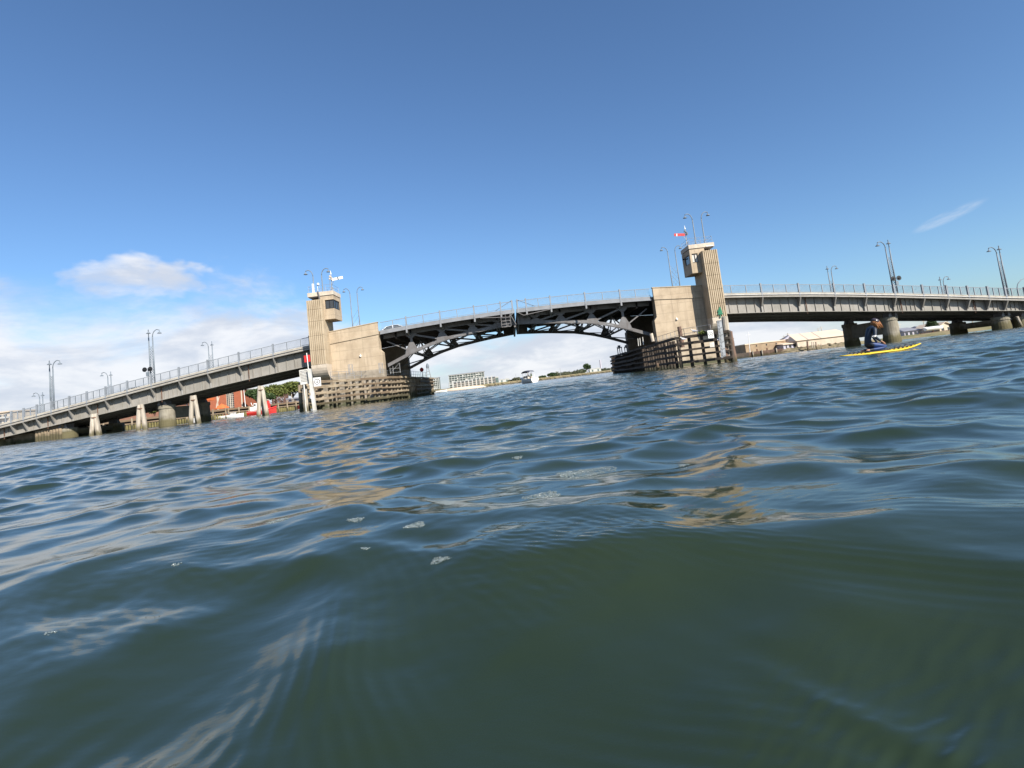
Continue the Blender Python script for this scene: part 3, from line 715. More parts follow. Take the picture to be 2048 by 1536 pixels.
# ------------------------------------------------------------------ lamp posts: two poles laced together, each with a bent arm
def lamp_post(loc, h, gap, dirs, label, lace, kind=1):
    hx, hy = loc[0]/math.hypot(loc[0], loc[1]), loc[1]/math.hypot(loc[0], loc[1])
    dirs = [(-hx, -hy) if d == (0, -1) else (hx, hy) if d == (0, 1) else d for d in dirs]
    t = thing('lamp_post', label, 'lamp post', loc, 'twin lamp posts on the bridge')
    x, y, z = loc
    for k, d in enumerate(dirs):
        px = x + (k - .5)*gap
        hh = h - .9
        m = MB(); m.tube([(px, y, z - .5), (px, y, z + hh*.5), (px, y, z + hh)], [.095, .085, .068], 8); p = m.build('pole', M['lamp'], t, smooth=True)
        dx, dy = d; arm = []
        for i in range(9):
            a = i/8*PI*.62; arm.append((px + dx*.95*(1 - math.cos(a))*.72, y + dy*.95*(1 - math.cos(a))*.72, z + hh + .9*math.sin(min(a, PI/2)) - (.06*(i - 6) if i > 6 else 0)))
        m = MB(); m.tube(arm, .052, 7); a_ = m.build('lamp_arm', M['lamp'], t, smooth=True)
        e = arm[-1]
        m = MB(); m.tube([e, (e[0], e[1], e[2] - .22)], .03, 6); m.lathe([(.05, -.16), (.08, -.26), (.25, -.38), (.26, -.43), (.20, -.44)], e, 12); m.build('lamp_shade', M['lamp'], a_)
    m = MB(); xa, xb = x - gap/2, x + gap/2; step = gap*1.35; zz = z + .3; zt_ = z + h*.74
    while zz + step < zt_:
        if lace != 'right': m.bar((xa, y, zz), (xb, y, zz + step), .03, .03, (0, 1, 0))
        if lace != 'left': m.bar((xb, y + .02, zz), (xa, y + .02, zz + step), .03, .03, (0, 1, 0))
        zz += step*.62 if lace != 'both' else step*.5
    m.build('lattice', M['lamp'], t)
    return t
L_, R_, F_, B_ = (-1, 0), (1, 0), (0, -1), (0, 1)
def deck_at(u, v, Y): p = at(u, v, Y); return (p.x, Y, zd(p.x))
NEAR, FAR = 70.55, 87.4
lamp_post(deck_at(105, 812, NEAR), 6.4, .42, (F_, R_), 'grey twin lamp post at the near kerb low on the long span', 'both')
lamp_post(deck_at(306, 766, NEAR), 7.0, .50, (F_, R_), 'tall twin lamp post at the near kerb with black discs, above the brick building', 'both')
lamp_post(deck_at(83, 818, FAR), 6.0, .5, (L_, B_), 'small grey twin lamp post at the far kerb low on the long span', 'both')
lamp_post(deck_at(220, 785, FAR), 6.6, .5, (L_, B_), 'grey twin lamp post at the far kerb behind the silver car on the approach span', 'both')
lamp_post(deck_at(423, 735, FAR), 7.2, .60, (L_, B_), 'grey twin lamp post at the far kerb above the red tug boat', 'both')
lamp_post((-23.9, 71.3, zd(-23.9)), 9.9, 1.15, (L_, R_), 'wide twin lamp post rising behind the tower roof with the white signal arm', 'left')
lamp_post(deck_at(713, 655, FAR), 10.2, 1.15, (L_, R_), 'wide twin lamp post above the pier parapet beside the white signal arm', 'left')
lamp_post((26.9, 71.6, zd(26.9)), 11.2, 1.2, (L_, R_), 'wide twin lamp post rising behind the tower roof with the red signal arm', 'right')
lamp_post(deck_at(1353, 575, FAR), 10.6, 1.2, (L_, R_), 'wide twin lamp post above the parapet of the pier beside the red signal arm', 'both')
lamp_post(deck_at(1666, 583, FAR), 7.3, .55, (F_, R_), 'grey twin lamp post at the far kerb above the cream gabled shed', 'both')
lamp_post(deck_at(1791, 584, NEAR), 7.0, .50, (L_, F_), 'tall twin lamp post at the near kerb with black discs, above the paddler', 'both')
lamp_post(deck_at(1888, 586, FAR), 6.0, .45, (F_, R_), 'small grey twin lamp post at the far kerb above the pine and the houses', 'both')
lamp_post(deck_at(2014, 591, NEAR), 6.6, .42, (L_, F_), 'grey twin lamp post at the near kerb standing nearest the single bent street lamp', 'both')
p = deck_at(2037, 592, 84)
t = thing('street_lamp', 'single grey street lamp with a long bent arm beyond the bridge railing', 'street lamp', p)
m = MB(); m.tube([p, (p[0], p[1], p[2] + 3.6), (p[0] + .25, p[1], p[2] + 4.3), (p[0] + .9, p[1], p[2] + 4.9), (p[0] + 2.2, p[1], p[2] + 5.2)], [.08, .07, .06, .05, .045], 8); m.build('pole', M['lamp'], t, smooth=True)
m = MB(); m.box(p[0] + 2.1, p[0] + 2.7, p[1] - .12, p[1] + .12, p[2] + 5.13, p[2] + 5.26); m.build('lamp_head', M['lamp'], t, bevel=.03)

# round black warning discs on a post beside two of the lamp posts
def warning_signal(u, v, label):
    p = at(u, v, 70.4); z = zd(p.x)
    t = thing('warning_signal', label, 'signal', (p.x, 70.4, z), 'black disc signals on the approaches')
    m = MB(); m.tube([(p.x, 70.4, z), (p.x, 70.4, z + 2.15)], .06, 7); m.build('pole', M['lamp'], t)
    m = MB(); m.box(p.x - .16, p.x + .16, 70.2, 70.38, z + 1.15, z + 1.65); m.build('signal_box', M['lamp'], t)
    for s in (-1, 1):
        m = MB(); c = (p.x + s*.36, 70.3, z + 2.0); n = 18
        m.prism([(c[0] + .30*math.cos(2*PI*k/n), c[2] + .30*math.sin(2*PI*k/n)) for k in range(n)], 'y', 70.25, 70.31)
        m.lathe([(.12, -.02), (.12, .02)], (c[0], 70.2, c[2]), 10); m.build('disc', M['black'], t)
    return t
warning_signal(297.5, 768, 'pair of round black signal discs above the railing before the brick building')
warning_signal(1796, 584, 'pair of round black signal discs above the railing over the paddler')

# ------------------------------------------------------------------ round ended piers under the approaches
def bridge_pier(x, label, yn=72.2, yf=80.6, rr=.95, x_far=None):
    xf = x if x_far is None else x_far
    zt_ = max(zb(x) - .55, .55)
    t = thing('bridge_pier', label, 'bridge pier', (x, yn, 0), 'concrete piers under the approach spans')
    for y, xx in ((yn, x), (yf, xf)):
        m = MB(); m.lathe([(rr*1.12, -2), (rr*1.08, .4), (rr, 1.0), (rr*.97, zt_ - .5), (rr*1.06, zt_ - .48), (rr*1.06, zt_ - .08), (rr*.98, zt_)], (xx, y, 0), 22); m.build('column', M['pier'], t, smooth=False)
        m = MB()
        for dx in (-.42, .42): m.prism([(xx + dx - .20, zt_), (xx + dx + .20, zt_), (xx + dx*.8 + .08, zb(xx) - .02), (xx + dx*.8 - .08, zb(xx) - .02)], 'y', y - 1.0 if y == yn else y - .3, y - .8 if y == yn else y + .3)
        m.box(xx - .35, xx + .35, y - .6, y + .5, zt_, zb(xx) - .03); m.build('bearing', M['steel'], t)
    if zt_ < 1.0: return t
    m = MB(); m.hexa([(x - .4, yn + .5, zt_*.34), (x + .4, yn + .5, zt_*.34), (xf + .4, yf - .5, zt_*.34), (xf - .4, yf - .5, zt_*.34),
                      (x - .4, yn + .5, zt_ - .3), (x + .4, yn + .5, zt_ - .3), (xf + .4, yf - .5, zt_ - .3), (xf - .4, yf - .5, zt_ - .3)]); m.build('cross_wall', M['pier'], t)
    return t
bridge_pier(LEFT_PIER_X[0], 'round ended concrete pier beside the brick building and boats')
bridge_pier(LEFT_PIER_X[1], 'round ended concrete pier beside the tan sheet pile wall')
bridge_pier(LEFT_PIER_X[2], 'round ended concrete pier at the low landward end, cut by the photo edge')
bridge_pier(RIGHT_PIER_X[0], 'round ended concrete pier right behind the kneeling paddler')
bridge_pier(RIGHT_PIER_X[1], 'round ended concrete pier beyond the paddler, next before the landward end', x_far=65.6)
bridge_pier(RIGHT_PIER_X[2], 'round ended concrete pier with a leaning timber, nearest the landward end', x_far=71.5, rr=.7)
m = MB(); a = at(2034, 633, 71); b = at(2047, 660, 71); m.tube([a, b], .14, 8); tag(m.build('leaning_timber', M['pile']), 'pale timber leaning against the landward concrete pier', 'timber')

# ------------------------------------------------------------------ timber fenders round the piers
def timber_fender(line, mats, label, gap, top=3.05, inner=1.5, skip=.10):
    """line: plan polyline seen from the water; piles outside, rows of walers, a second row of piles inside"""
    mp, mw = mats
    t = thing('timber_fender', label, 'fender', (line[1][0], line[1][1], 0), 'timber fenders round the bridge piers')
    pts = [Vector((a, b, 0)) for a, b in line]
    cz = Vector((XC, 85, 0))
    rows = [top - .14 - i*.60 for i in range(5)]
    for p, q in zip(pts[:-1], pts[1:]):
        d = (q - p); Ls = d.length; d.normalize(); nrm = Vector((-d.y, d.x, 0))
        if nrm.dot(Vector((p.x + (q-p).x*.5 + (0), p.y, 0)) - Vector((0, 0, 0))) < 0: pass
        inn = nrm if nrm.dot(Vector((math.copysign(24, p.x), 80, 0)) - p) > 0 else -nrm
        n = max(2, int(round(Ls/gap)))
        for i in range(n + (1 if q is pts[-1] else 0)):
            c = p + d*Ls*i/n + inn*.26 + d*random.uniform(-.12, .12)
            m = MB(); ln = random.uniform(-.06, .06); r = random.uniform(.15, .19)
            m.tube([(c.x, c.y, -1.5), (c.x + ln, c.y, top - random.uniform(.02, .3))], [r*1.05, r], 9); m.build('pile', mp, t)
            if i % 2 == 0 and inner:
                c2 = p + d*Ls*(i + .5)/n + inn*inner
                m = MB(); m.tube([(c2.x, c2.y, -1.5), (c2.x + ln, c2.y, top - .3)], .17, 8); m.build('pile', mp, t)
                m = MB(); m.bar(c2 + Vector((0, 0, top - .75)), p + d*Ls*(i + .5)/n + Vector((0, 0, top - .75)), .2, .2); m.build('tie_beam', mp, t)
        for k, z in enumerate(rows):
            # each row is made of butted baulks
            x0 = 0.0; first = True
            while x0 < Ls - .05:
                ln = min(random.uniform(2.6, 6.0), Ls - x0)
                if Ls - x0 - ln < 1.5: ln = Ls - x0
                a = p + d*(x0 + .02); b = p + d*(x0 + ln - .02)
                zz = z + random.uniform(-.06, .06); off = -inn*random.uniform(0, .04)
                h = random.choice((.20, .24, .27, .31)) if k else .28
                if k and random.random() < skip: x0 += ln; continue
                m = MB(); m.bar(a + off + Vector((0, 0, zz)), b + off + Vector((0, 0, zz + random.uniform(-.04, .04))), .24, h); m.build('waler', mw, t, bevel=.02)
                x0 += ln
    return t
LF = [(-23.2, 60.5), (-20.7, 55.6), (-15.4, 69.0), (-14.5, 77.0), (-14.2, 101)]
RF = [(21.2, 52.6), (16.7, 55.2), (17.0, 70.0), (17.9, 98)]
timber_fender(LF, (M['timber'], M['timber_plank']), 'sunlit weathered timber fender of stacked beams below the tower with the white signal arm', 1.35)
timber_fender(RF, (M['tarred'], M['tarred']), 'dark tarred timber fender with open gaps below the tower with the red signal arm', 1.25, inner=0, skip=0)

def handrail(pts, z0, label, h=1.05, gap=1.6):
    pts = [Vector(p) for p in pts]
    t = MB()
    for p, q in zip(pts[:-1], pts[1:]):
        n = max(1, int(round((q - p).length/gap)))
        for i in range(n + 1):
            c = p + (q - p)*i/n; t.tube([(c.x, c.y, z0), (c.x, c.y, z0 + h)], .025, 6)
        for z in (h*.5, h): t.tube([(p.x, p.y, z0 + z), (q.x, q.y, z0 + z)], .022, 6)
    return tag(t.build('handrail', M['galv']), label, 'railing')
handrail([(-20.4, 62.5, 0), (-16.6, 74.5, 0), (-16.2, 84, 0)], 3.0, 'thin pipe handrail on top of the sunlit timber fender')
handrail([(20.6, 55.6, 0), (18.4, 57.2, 0), (18.3, 68, 0)], 2.9, 'thin pipe handrail above the dark timber fender')
handrail([(-15.4, 79, 0), (-15.0, 99, 0)], 3.0, 'pipe handrail on the shaded far end of the weathered fender')
# gates and short posts on the fender tops
def post(u, v, u2, v2, Y, r, m, name, label, cat='post', group=None):
    a = at(u, v, Y); b = at(u2, v2, Y)
    k = MB(); k.tube([a, b], r, 9); return tag(k.build(name, m), label, cat, group)
def gate(u, v, Y, w, h, label):
    p = at(u, v, Y); k = MB()
    for dx in (0, w*.3, w): k.tube([(p.x + dx, Y, p.z), (p.x + dx, Y, p.z + h)], .035, 6)
    for z in (.1, .5, 1.0): k.tube([(p.x, Y, p.z + h*z), (p.x + w, Y, p.z + h*z)], .025, 6)
    k.tube([(p.x, Y, p.z + h*.1), (p.x + w, Y, p.z + h)], .02, 6)
    tag(k.build('pipe_gate', M['galv']), label, 'gate')
gate(698, 750, 66.5, .5, 1.25, 'narrow upright pipe gate before the pale wall of the sunlit pier')
gate(759, 747, 67.5, .45, 1.25, 'narrow upright pipe gate at the channel corner of the sunlit pier')
gate(781, 748, 72, 1.3, 1.3, 'wider slanting pipe gate at the foot of the steel rib')
p = at(1362, 672, 58); m = MB(); m.tube([(p.x, 58, p.z - 1.2), (p.x - .05, 58, p.z + 1.0)], .22, 10)
tag(m.build('mooring_post', M['pile_red']), 'thick brown timber post standing up through the pipe handrail', 'post')
for (u, v, u2, v2, lab) in ((1277, 692, 1275.5, 677, 'first slim pale post in the dark corner under the steel leaf'), (1281, 691, 1279.5, 676, 'middle slim pale post in the dark corner under the steel leaf'), (1287, 690, 1285, 674, 'last slim pale post, nearest the thick pale post')):
    post(u, v, u2, v2, 69, .05, M['white_old'], 'slim_post', lab, 'post', 'slim posts on the dark fender')
post(1306, 683, 1302, 667, 68, .22, M['cap'], 'bollard_post', 'thick pale grey post at the dark corner of the right pier', 'post')

# piles that stand alone at the ends of the fenders
def lone_pile(u0, v0, u1, v1, Y, r, material, label, group='single piles beside the fenders'):
    a = at(u0, v0, Y); b = at(u1, v1, Y)
    m = MB(); k = []
    for i in range(8):
        q = lerp(Vector((a.x, a.y, min(a.z, -.8))), b, i/7); k.append((q.x + random.uniform(-.02, .02), q.y, q.z))
    m.tube(k, [r*random.uniform(.95, 1.07) for _ in k], 11); return tag(m.build('timber_pile', material), label, 'pile', group)
lone_pile(1460, 726, 1449, 634, 53.2, .30, M['pile'], 'tallest pale timber pile rising to the foot of the fluted column')
lone_pile(1470, 723, 1459, 663, 53.4, .24, M['pile_red'], 'shorter ruddy pile at the end of the dark fender')
lone_pile(1454, 726, 1450, 690, 53.0, .22, M['pile_red'], 'shortest ruddy pile between the depth gauge and the tall pale pile')
lone_pile(612.5, 823, 609.5, 778, 54.6, .25, M['pile'], 'pale pile below the white notice board')
lone_pile(1316, 741, 1314.5, 726, 56.6, .14, M['pile_red'], 'thin broken stub at the foot of the dark fender')
a = at(1446, 680, 53.1); m = MB(); m.bar((a.x - .3, 53.0, a.z), (a.x + 1.0, 53.0, a.z + .02), .1, .1); tag(m.build('timber_brace', M['pile_red']), 'short timber brace tying the tall pale pile to the ruddy pile', 'timber')

# ------------------------------------------------------------------ notices and marks
def board_sign(name, quad, Y, label, material, cat='sign', th=.05):
    """flat board from its photographed corners (upper left, upper right, lower right, lower left)"""
    q = [at(u, v, Y) for u, v in quad]
    t = thing(name, label, cat, q[3])
    m = MB(); m.prism([(p.x, p.z) for p in q], 'y', Y, Y + th); b = m.build('board', material, t)
    return t, q
# white notice with rows of lettering too small to read
t, q = board_sign('notice_board', ((598, 740.5), (619.5, 737), (622.5, 766), (601, 770)), 54.2, 'white rectangular notice board with small dark lines, left of the leaning white post', M['white_old'])
m = MB()
for i in range(8):
    f = .1 + i*.1; a = lerp(q[0], q[3], f); b = lerp(q[1], q[2], f)
    x0 = .08
    while x0 < .88:
        w = random.uniform(.05, .14); p0 = lerp(a, b, x0); p1 = lerp(a, b, min(x0 + w, .92)); m.bar((p0.x, 54.19, p0.z), (p1.x, 54.19, p1.z), .012, .055); x0 += w + .03
m.build('lettering', M['steel'], t)
m = MB(); a = lerp(q[3], q[2], .3); m.tube([(a.x, 54.28, -.5), (a.x - .02, 54.28, a.z + .9)], .06, 8); m.build('post', M['white_old'], t)
# leaning white post
a = at(618.5, 738, 54.0); b = at(630, 823, 54.0)
m = MB(); m.bar(a, b, .30, .28, (0, 1, 0)); tag(m.build('white_post', M['white_old']), 'thick leaning white painted post with a rusty foot, before the sunlit fender', 'post')
def speed_sign(cu, cv, hw, hh, Y, label):
    c = at(cu, cv, Y); t = thing('speed_sign', label, 'sign', c, 'round number four signs on the fenders')
    m = MB(); m.prism([(c.x - hw, c.z - hh), (c.x + hw, c.z - hh - .02), (c.x + hw, c.z + hh - .02), (c.x - hw, c.z + hh)], 'y', Y, Y + .05); m.build('board', M['white'], t)
    r = hw*.80; n = 28; m = MB()
    vs = []; fs = []
    for k in range(n):
        a = 2*PI*k/n
        for rr in (r, r*.80): vs.append((c.x + rr*math.cos(a), Y - .008, c.z + rr*math.sin(a)))
    fs = [(2*k, 2*((k+1) % n), 2*((k+1) % n)+1, 2*k+1) for k in range(n)]
    m.add(vs, fs); m.build('ring', M['black'], t)
    s = r*.52; m = MB(); P = lambda x, z: (c.x + x*s, Y - .008, c.z + z*s)
    m.bar(P(.32, -.95), P(.32, .98), .012, .22*s, (1, 0, 0)); m.bar(P(-.72, -.38), P(.72, -.38), .012, .22*s); m.bar(P(.30, .95), P(-.66, -.36), .012, .22*s)
    m.build('numeral', M['black'], t)
    return t
speed_sign(634.3, 763.5, .36, .43, 53.9, 'white square sign with a ringed number 4 on the sunlit fender')
speed_sign(1421.5, 668.3, .27, .37, 52.2, 'white square sign with a ringed number 4 on the dark fender')
p = at(1424, 690, 52.5); m = MB(); m.box(p.x - .22, p.x + .22, 52.5, 52.53, p.z - .2, p.z + .25); tag(m.build('blank_plate', M['white_old']), 'small faded white plate under the ringed number sign on the dark fender', 'plate')
# depth gauge
q = [at(u, v, 52.3) for u, v in ((1434, 641), (1443, 640), (1452, 712), (1443, 716))]
t = thing('depth_gauge', 'tall narrow grey depth gauge board with black ticks, before the pale pile', 'gauge', q[3])
m = MB(); m.prism([(p.x, p.z) for p in q], 'y', 52.3, 52.36); m.build('board', M['gauge'], t)
m = MB()
for i in range(26):
    f = (i + .5)/26; a = lerp(q[0], q[3], f); b = lerp(q[1], q[2], f); e = lerp(a, b, .9 if i % 5 == 0 else .45); s = lerp(a, b, .08)
    m.bar((s.x, 52.293, s.z), (e.x, 52.293, e.z), .01, .05)
m.build('tick', M['black'], t)
m = MB(); m.box(q[0].x - .35, q[0].x + .45, 52.38, 52.44, q[0].z - .25, q[0].z + .12); m.build('head_board', M['cap'], t)
# red square on its pole
t, q = board_sign('red_marker', ((607.5, 711.5), (619.5, 709.5), (621, 723), (609, 725)), 58, 'red square marker board on a white pole against the grey girder', M['red'], 'marker')
m = MB(); a = at(613.2, 706, 57.9); b = at(617.5, 745, 57.9); m.tube([a, b], .045, 8); m.build('pole', M['white'], t)
# red round marker by the far end of the sunlit fender
p = at(843.5, 739.5, 92); t = thing('red_marker_disc', 'small red disc on a pole at the shaded end of the weathered fender', 'marker', p)
m = MB(); n = 16; m.prism([(p.x + .33*math.cos(2*PI*k/n), p.z + .36*math.sin(2*PI*k/n)) for k in range(n)], 'y', 91.9, 91.95); m.build('disc', M['red'], t)
m = MB(); m.tube([(p.x + .1, 92.0, p.z - 1.7), (p.x, 92.0, p.z + .4)], .05, 7); m.build('pole', M['galv'], t)
p = at(857, 752, 97); t = thing('navigation_light', 'grey framed navigation light standing at the shaded end of the weathered fender', 'light', p)
m = MB()
for dx in (-.4, .4): m.tube([(p.x + dx, 97, p.z - .3), (p.x + dx*.3, 97, p.z + 1.6)], .06, 6)
for z in (.3, .8, 1.3): m.tube([(p.x - .35 + z*.1, 97, p.z + z), (p.x + .35 - z*.1, 97, p.z + z)], .04, 6)
m.build('frame', M['galv'], t)
m = MB(); m.lathe([(.25, 1.5), (.3, 1.6), (.22, 2.0), (.08, 2.25)], (p.x, 97, p.z), 10); m.build('lantern', M['lamp'], t)
for (u, v, h, lab) in ((1240, 709, 1.6, 'dark framed beacon at the far corner of the dark fender'), (1254, 706, 1.4, 'dark post cluster behind the far beacon of the dark fender')):
    p = at(u, v, 92); m = MB()
    for dx in (-.3, .05, .4): m.tube([(p.x + dx, 92, p.z - .5), (p.x + dx, 92, p.z + h - abs(dx))], .07, 6)
    m.bar((p.x - .4, 91.9, p.z + h*.6), (p.x + .5, 91.9, p.z + h*.75), .12, .12); m.box(p.x - .2, p.x + .2, 91.7, 92.1, p.z + h*.7, p.z + h*.95)
    tag(m.build('beacon_frame', M['lamp']), lab, 'beacon')
# green triangle on the fluted column
m = MB(); a = [at(u, v, 67.56) for u, v in ((1439.5, 612.5), (1444.5, 623.5), (1434, 623.5))]; b = [at(u, v, 67.56) for u, v in ((1439.5, 617), (1446, 629), (1434.5, 629.5))]
m.prism([(p.x, p.z) for p in a], 'y', 67.5, 67.54); m.prism([(p.x, p.z) for p in b], 'y', 67.455, 67.495)
c = at(1441, 634, 67.5); m.box(c.x - .05, c.x + .05, 67.5, 67.58, c.z - .1, c.z + .4)
tag(m.build('green_beacon', M['green']), 'green triangular marker fixed low on the fluted column', 'marker')

# ------------------------------------------------------------------ raking pile clusters before the long span
def dolphin(u0, ut, vt, vb, Y, w, n, label):
    top = at(ut, vt, Y); t = thing('pile_dolphin', label, 'pile cluster', (top.x, Y, 0), 'pale raking pile clusters before the long span')
    base = at(u0, vb, Y)
    dirs = [(-w, -.3), (w, -.1), (-.75*w, 1.1), (w*.35, -.9)][:n]
    for dx, dy in dirs:
        m = MB(); b = Vector((base.x + dx, Y + dy, -1.0)); e = Vector((top.x + dx*.22, Y + dy*.25, top.z - random.uniform(0, .12)))
        m.tube([lerp(b, e, i/5) + Vector((random.uniform(-.015, .015), 0, 0)) for i in range(6)], [.235, .235, .225, .22, .21, .20], 10); m.build('pile', M['pile'], t)
    m = MB(); m.tube([(top.x, Y - .02, top.z - .55), (top.x, Y - .02, top.z - .45)], .33, 12); m.build('binding', M['rust'], t)
    return t
dolphin(193, 188.5, 826, 878, 60, .40, 3, 'pale raking pile cluster farthest along toward the low end of the long span')
dolphin(286.5, 281, 808, 864, 60, .42, 3, 'pale raking pile cluster in front of the wharf beside the round concrete pier')
dolphin(392, 387, 791, 851, 60, .50, 3, 'pale raking pile cluster in front of the dark shaded pier column')
dolphin(528, 521.5, 771, 836, 60, .52, 3, 'pale raking pile cluster in front of the red tug boat')

# ------------------------------------------------------------------ cars on the bridge
M['car_white'] = mat('white_car_paint', (.75, .76, .77), (.72, .73, .74), 2, .25, spec=.6)
M['car_silver'] = mat('silver_car_paint', (.50, .51, .52), (.46, .47, .48), 2, .3, metal=.3, spec=.6)
M['tyre'] = mat('tyre_rubber', (.02, .02, .02), (.03, .03, .03), 5, .8)
M['lens'] = glass_mat('car_lamp_glass', (.6, .6, .6), .1)
def car(u, v, Y, heading, paint, label):
    p = at(u, v, Y); z = zd(p.x) - .12; sl_ = (zd(p.x + 1) - zd(p.x - 1))/2
    t = thing('car', label, 'car', (0, 0, 0), 'cars crossing the bridge')
    h = heading; prof = [(-2.15, .35), (-2.2, .75), (-2.1, .92), (-1.15, 1.0), (-.45, 1.0), (1.5, 1.0), (2.05, .98), (2.15, .6), (2.1, .32)]
    m = MB(); m.prism([(h*a, b) for a, b in prof], 'y', -.86, .86); m.build('body', paint, t, bevel=.05)
    cab = [(-1.2, 1.001), (-.45, 1.42), (.2, 1.48), (1.1, 1.42), (1.75, 1.02)]
    m = MB(); m.strip([[(h*a, s*(.80 if b < 1.1 else .62), b) for a, b in cab] for s in (-1, 1)]); g = m.build('window_band', M['glass'], t)
    m = MB(); m.strip([[(h*a, s*.63, b) for a, b in ((-.5, 1.41), (.2, 1.482), (1.15, 1.41), (1.15, 1.45), (.2, 1.52), (-.5, 1.45))] for s in (-1, 1)])
    for s in (-1, 1):
        for (a, b), (c, d) in (((-1.22, 1.0), (-.48, 1.43)), ((1.78, 1.0), (1.12, 1.43)), ((.25, 1.0), (.25, 1.46))): m.bar((h*a, s*.81, b), (h*c, s*.635, d), .06, .07)
    m.build('roof', paint, t)
    for a in (-1.35, 1.35):
        for s in (-1, 1):
            m = MB(); m.tube([(h*a, s*.72, .32), (h*a, s*.90, .32)], .32, 14); w = m.build('wheel', M['tyre'], t)
            m = MB(); m.tube([(h*a, s*.905, .32), (h*a, s*.915, .32)], .19, 10); m.build('rim', M['car_silver'], w)
    for s in (-1, 1):
        m = MB(); m.box(h*-2.22, h*-2.1, s*.5, s*.8, .72, .86); m.build('headlight', M['lens'], t)
    t.location = (p.x, Y, z); t.rotation_euler = (0, -math.atan(sl_), 0)
    WLOC[t.name] = Vector(t.location)
    return t
car(792, 655, 77.5, -1, M['car_white'], 'white car with dark windows on the steel leaf, just past the cream parapet')
car(266, 772, 77.5, 1, M['car_silver'], 'silver car behind the railing of the long approach span')
#MARK_BACKGROUND
# ------------------------------------------------------------------ banks
M['soil'] = mat('dry_bank_soil', (.25, .20, .115), (.14, .135, .055), .35, .95, bump=.5, bscale=2.5, fine=.3)
M['grass'] = mat('grassy_ground', (.10, .14, .035), (.17, .16, .06), .25, .95, bump=.4, bscale=3)
M['rubble'] = mat('shore_rubble', (.24, .19, .12), (.10, .085, .045), .9, .95, bump=1.0, bscale=2.2, fine=.5)
M['brick'] = mat('orange_brick', (.36, .11, .055), (.29, .09, .045), 2.0, .9, fine=.35)
M['brick_old'] = mat('old_red_brick', (.27, .13, .085), (.20, .10, .065), 1.2, .9, fine=.35)
M['brick_tan'] = mat('tan_brick', (.36, .265, .17), (.27, .19, .12), .8, .9, fine=.4)
M['cream_wall'] = mat('cream_rendered_wall', (.55, .46, .36), (.47, .385, .29), .5, .85, streak=.2, streak_col=(.3, .24, .17), fine=.1)
M['cream_roof'] = mat('cream_sheet_roof', (.66, .52, .38), (.60, .47, .34), .25, .6)
M['roof_grey'] = mat('grey_sheet_roof', (.22, .22, .25), (.17, .17, .19), .7, .7)
M['wall_pale'] = mat('pale_painted_wall', (.55, .53, .50), (.46, .44, .41), .6, .85)
M['lavender'] = mat('grey_mauve_wall', (.42, .40, .45), (.36, .34, .38), .6, .85)
M['leaf_olive'] = mat('olive_foliage', (.115, .125, .022), (.065, .085, .016), .6, .7)
M['leaf_dark'] = mat('dark_foliage', (.045, .075, .018), (.025, .05, .014), .8, .7)
M['leaf_far'] = mat('far_foliage', (.085, .09, .05), (.055, .065, .036), .2, .8)
M['bark'] = mat('pinkish_bark', (.17, .09, .07), (.10, .06, .045), 3, .9)
M['orange'] = mat('orange_canvas', (.62, .15, .04), (.52, .12, .035), 3, .8)
M['yellow'] = mat('yellow_paint', (.72, .50, .02), (.62, .42, .02), 3, .5)
M['hull_red'] = mat('red_hull_paint', (.55, .035, .03), (.44, .035, .03), 1.5, .4, fine=.1)
M['navy'] = mat('navy_canvas', (.03, .033, .055), (.022, .024, .04), 3, .8)

def bank(name, label, outline, z, material, depth=2.5, zfun=None):
    """solid ground with a vertical edge: outline in plan, top at z"""
    m = MB(); m.prism(outline, 'z', -depth, z)
    return tag(m.build(name, material), label, 'ground', kind='structure')
bank('ground', 'paved wharf ground behind the timber wharf', [(-140, 90), (-75, 91.5), (-52, 100), (-44, 112.5), (-38, 113), (-36, 122), (-44, 150), (-90, 260), (-300, 300), (-400, 120)], 1.55, M['asphalt'])
bank('ground', 'dry sandy ground of the opposite shore', [(50.5, 119.5), (62, 121), (80, 122), (92, 112), (120, 104), (400, 90), (500, 300), (120, 420), (60, 240), (49.5, 135)], .55, M['soil'])
# low shore mound sloping into the water at the right
m = MB()
def slope(name, pts, w0, z0, label, material, kind='structure', rough=.0):
    """a sloping strip along pts (plan), from z0 at the back to under water at the front"""
    m = MB(); n = 60; rows = 7; P = [Vector((a, b, 0)) for a, b in pts]; L = [0]
    for p, q in zip(P[:-1], P[1:]): L.append(L[-1] + (q - p).length)
    vs = []
    for i in range(n + 1):
        s = L[-1]*i/n; k = max(j for j in range(len(L)-1) if L[j] <= s + 1e-6); f = (s - L[k])/(L[k+1] - L[k]); c = lerp(P[k], P[k+1], f)
        d = (P[k+1] - P[k]).normalized(); nr = Vector((d.y, -d.x, 0))
        for j in range(rows + 1):
            g = j/rows; q = c + nr*w0*g; vs.append((q.x + random.uniform(-rough, rough), q.y + random.uniform(-rough, rough), z0*(1 - g) - .5*g + random.uniform(-rough, rough)*.5))
    fs = [(i*(rows+1) + j, (i+1)*(rows+1) + j, (i+1)*(rows+1) + j + 1, i*(rows+1) + j + 1) for i in range(n) for j in range(rows)]
    m.add(vs, fs); return tag(m.build(name, material, smooth=True), label, 'ground', kind=kind)
slope('shore', [(55, 121), (66, 121.8), (80, 122.3), (92, 112.2), (120, 104.2)], 4.5, .75, 'sandy shore slope', M['soil'], rough=.12)
slope('rubble', [(57, 120.6), (70, 121.4), (76, 121.6)], 3.4, .95, 'brown rubble and weed on the shore before the cream shed', M['rubble'], kind='stuff', rough=.35)
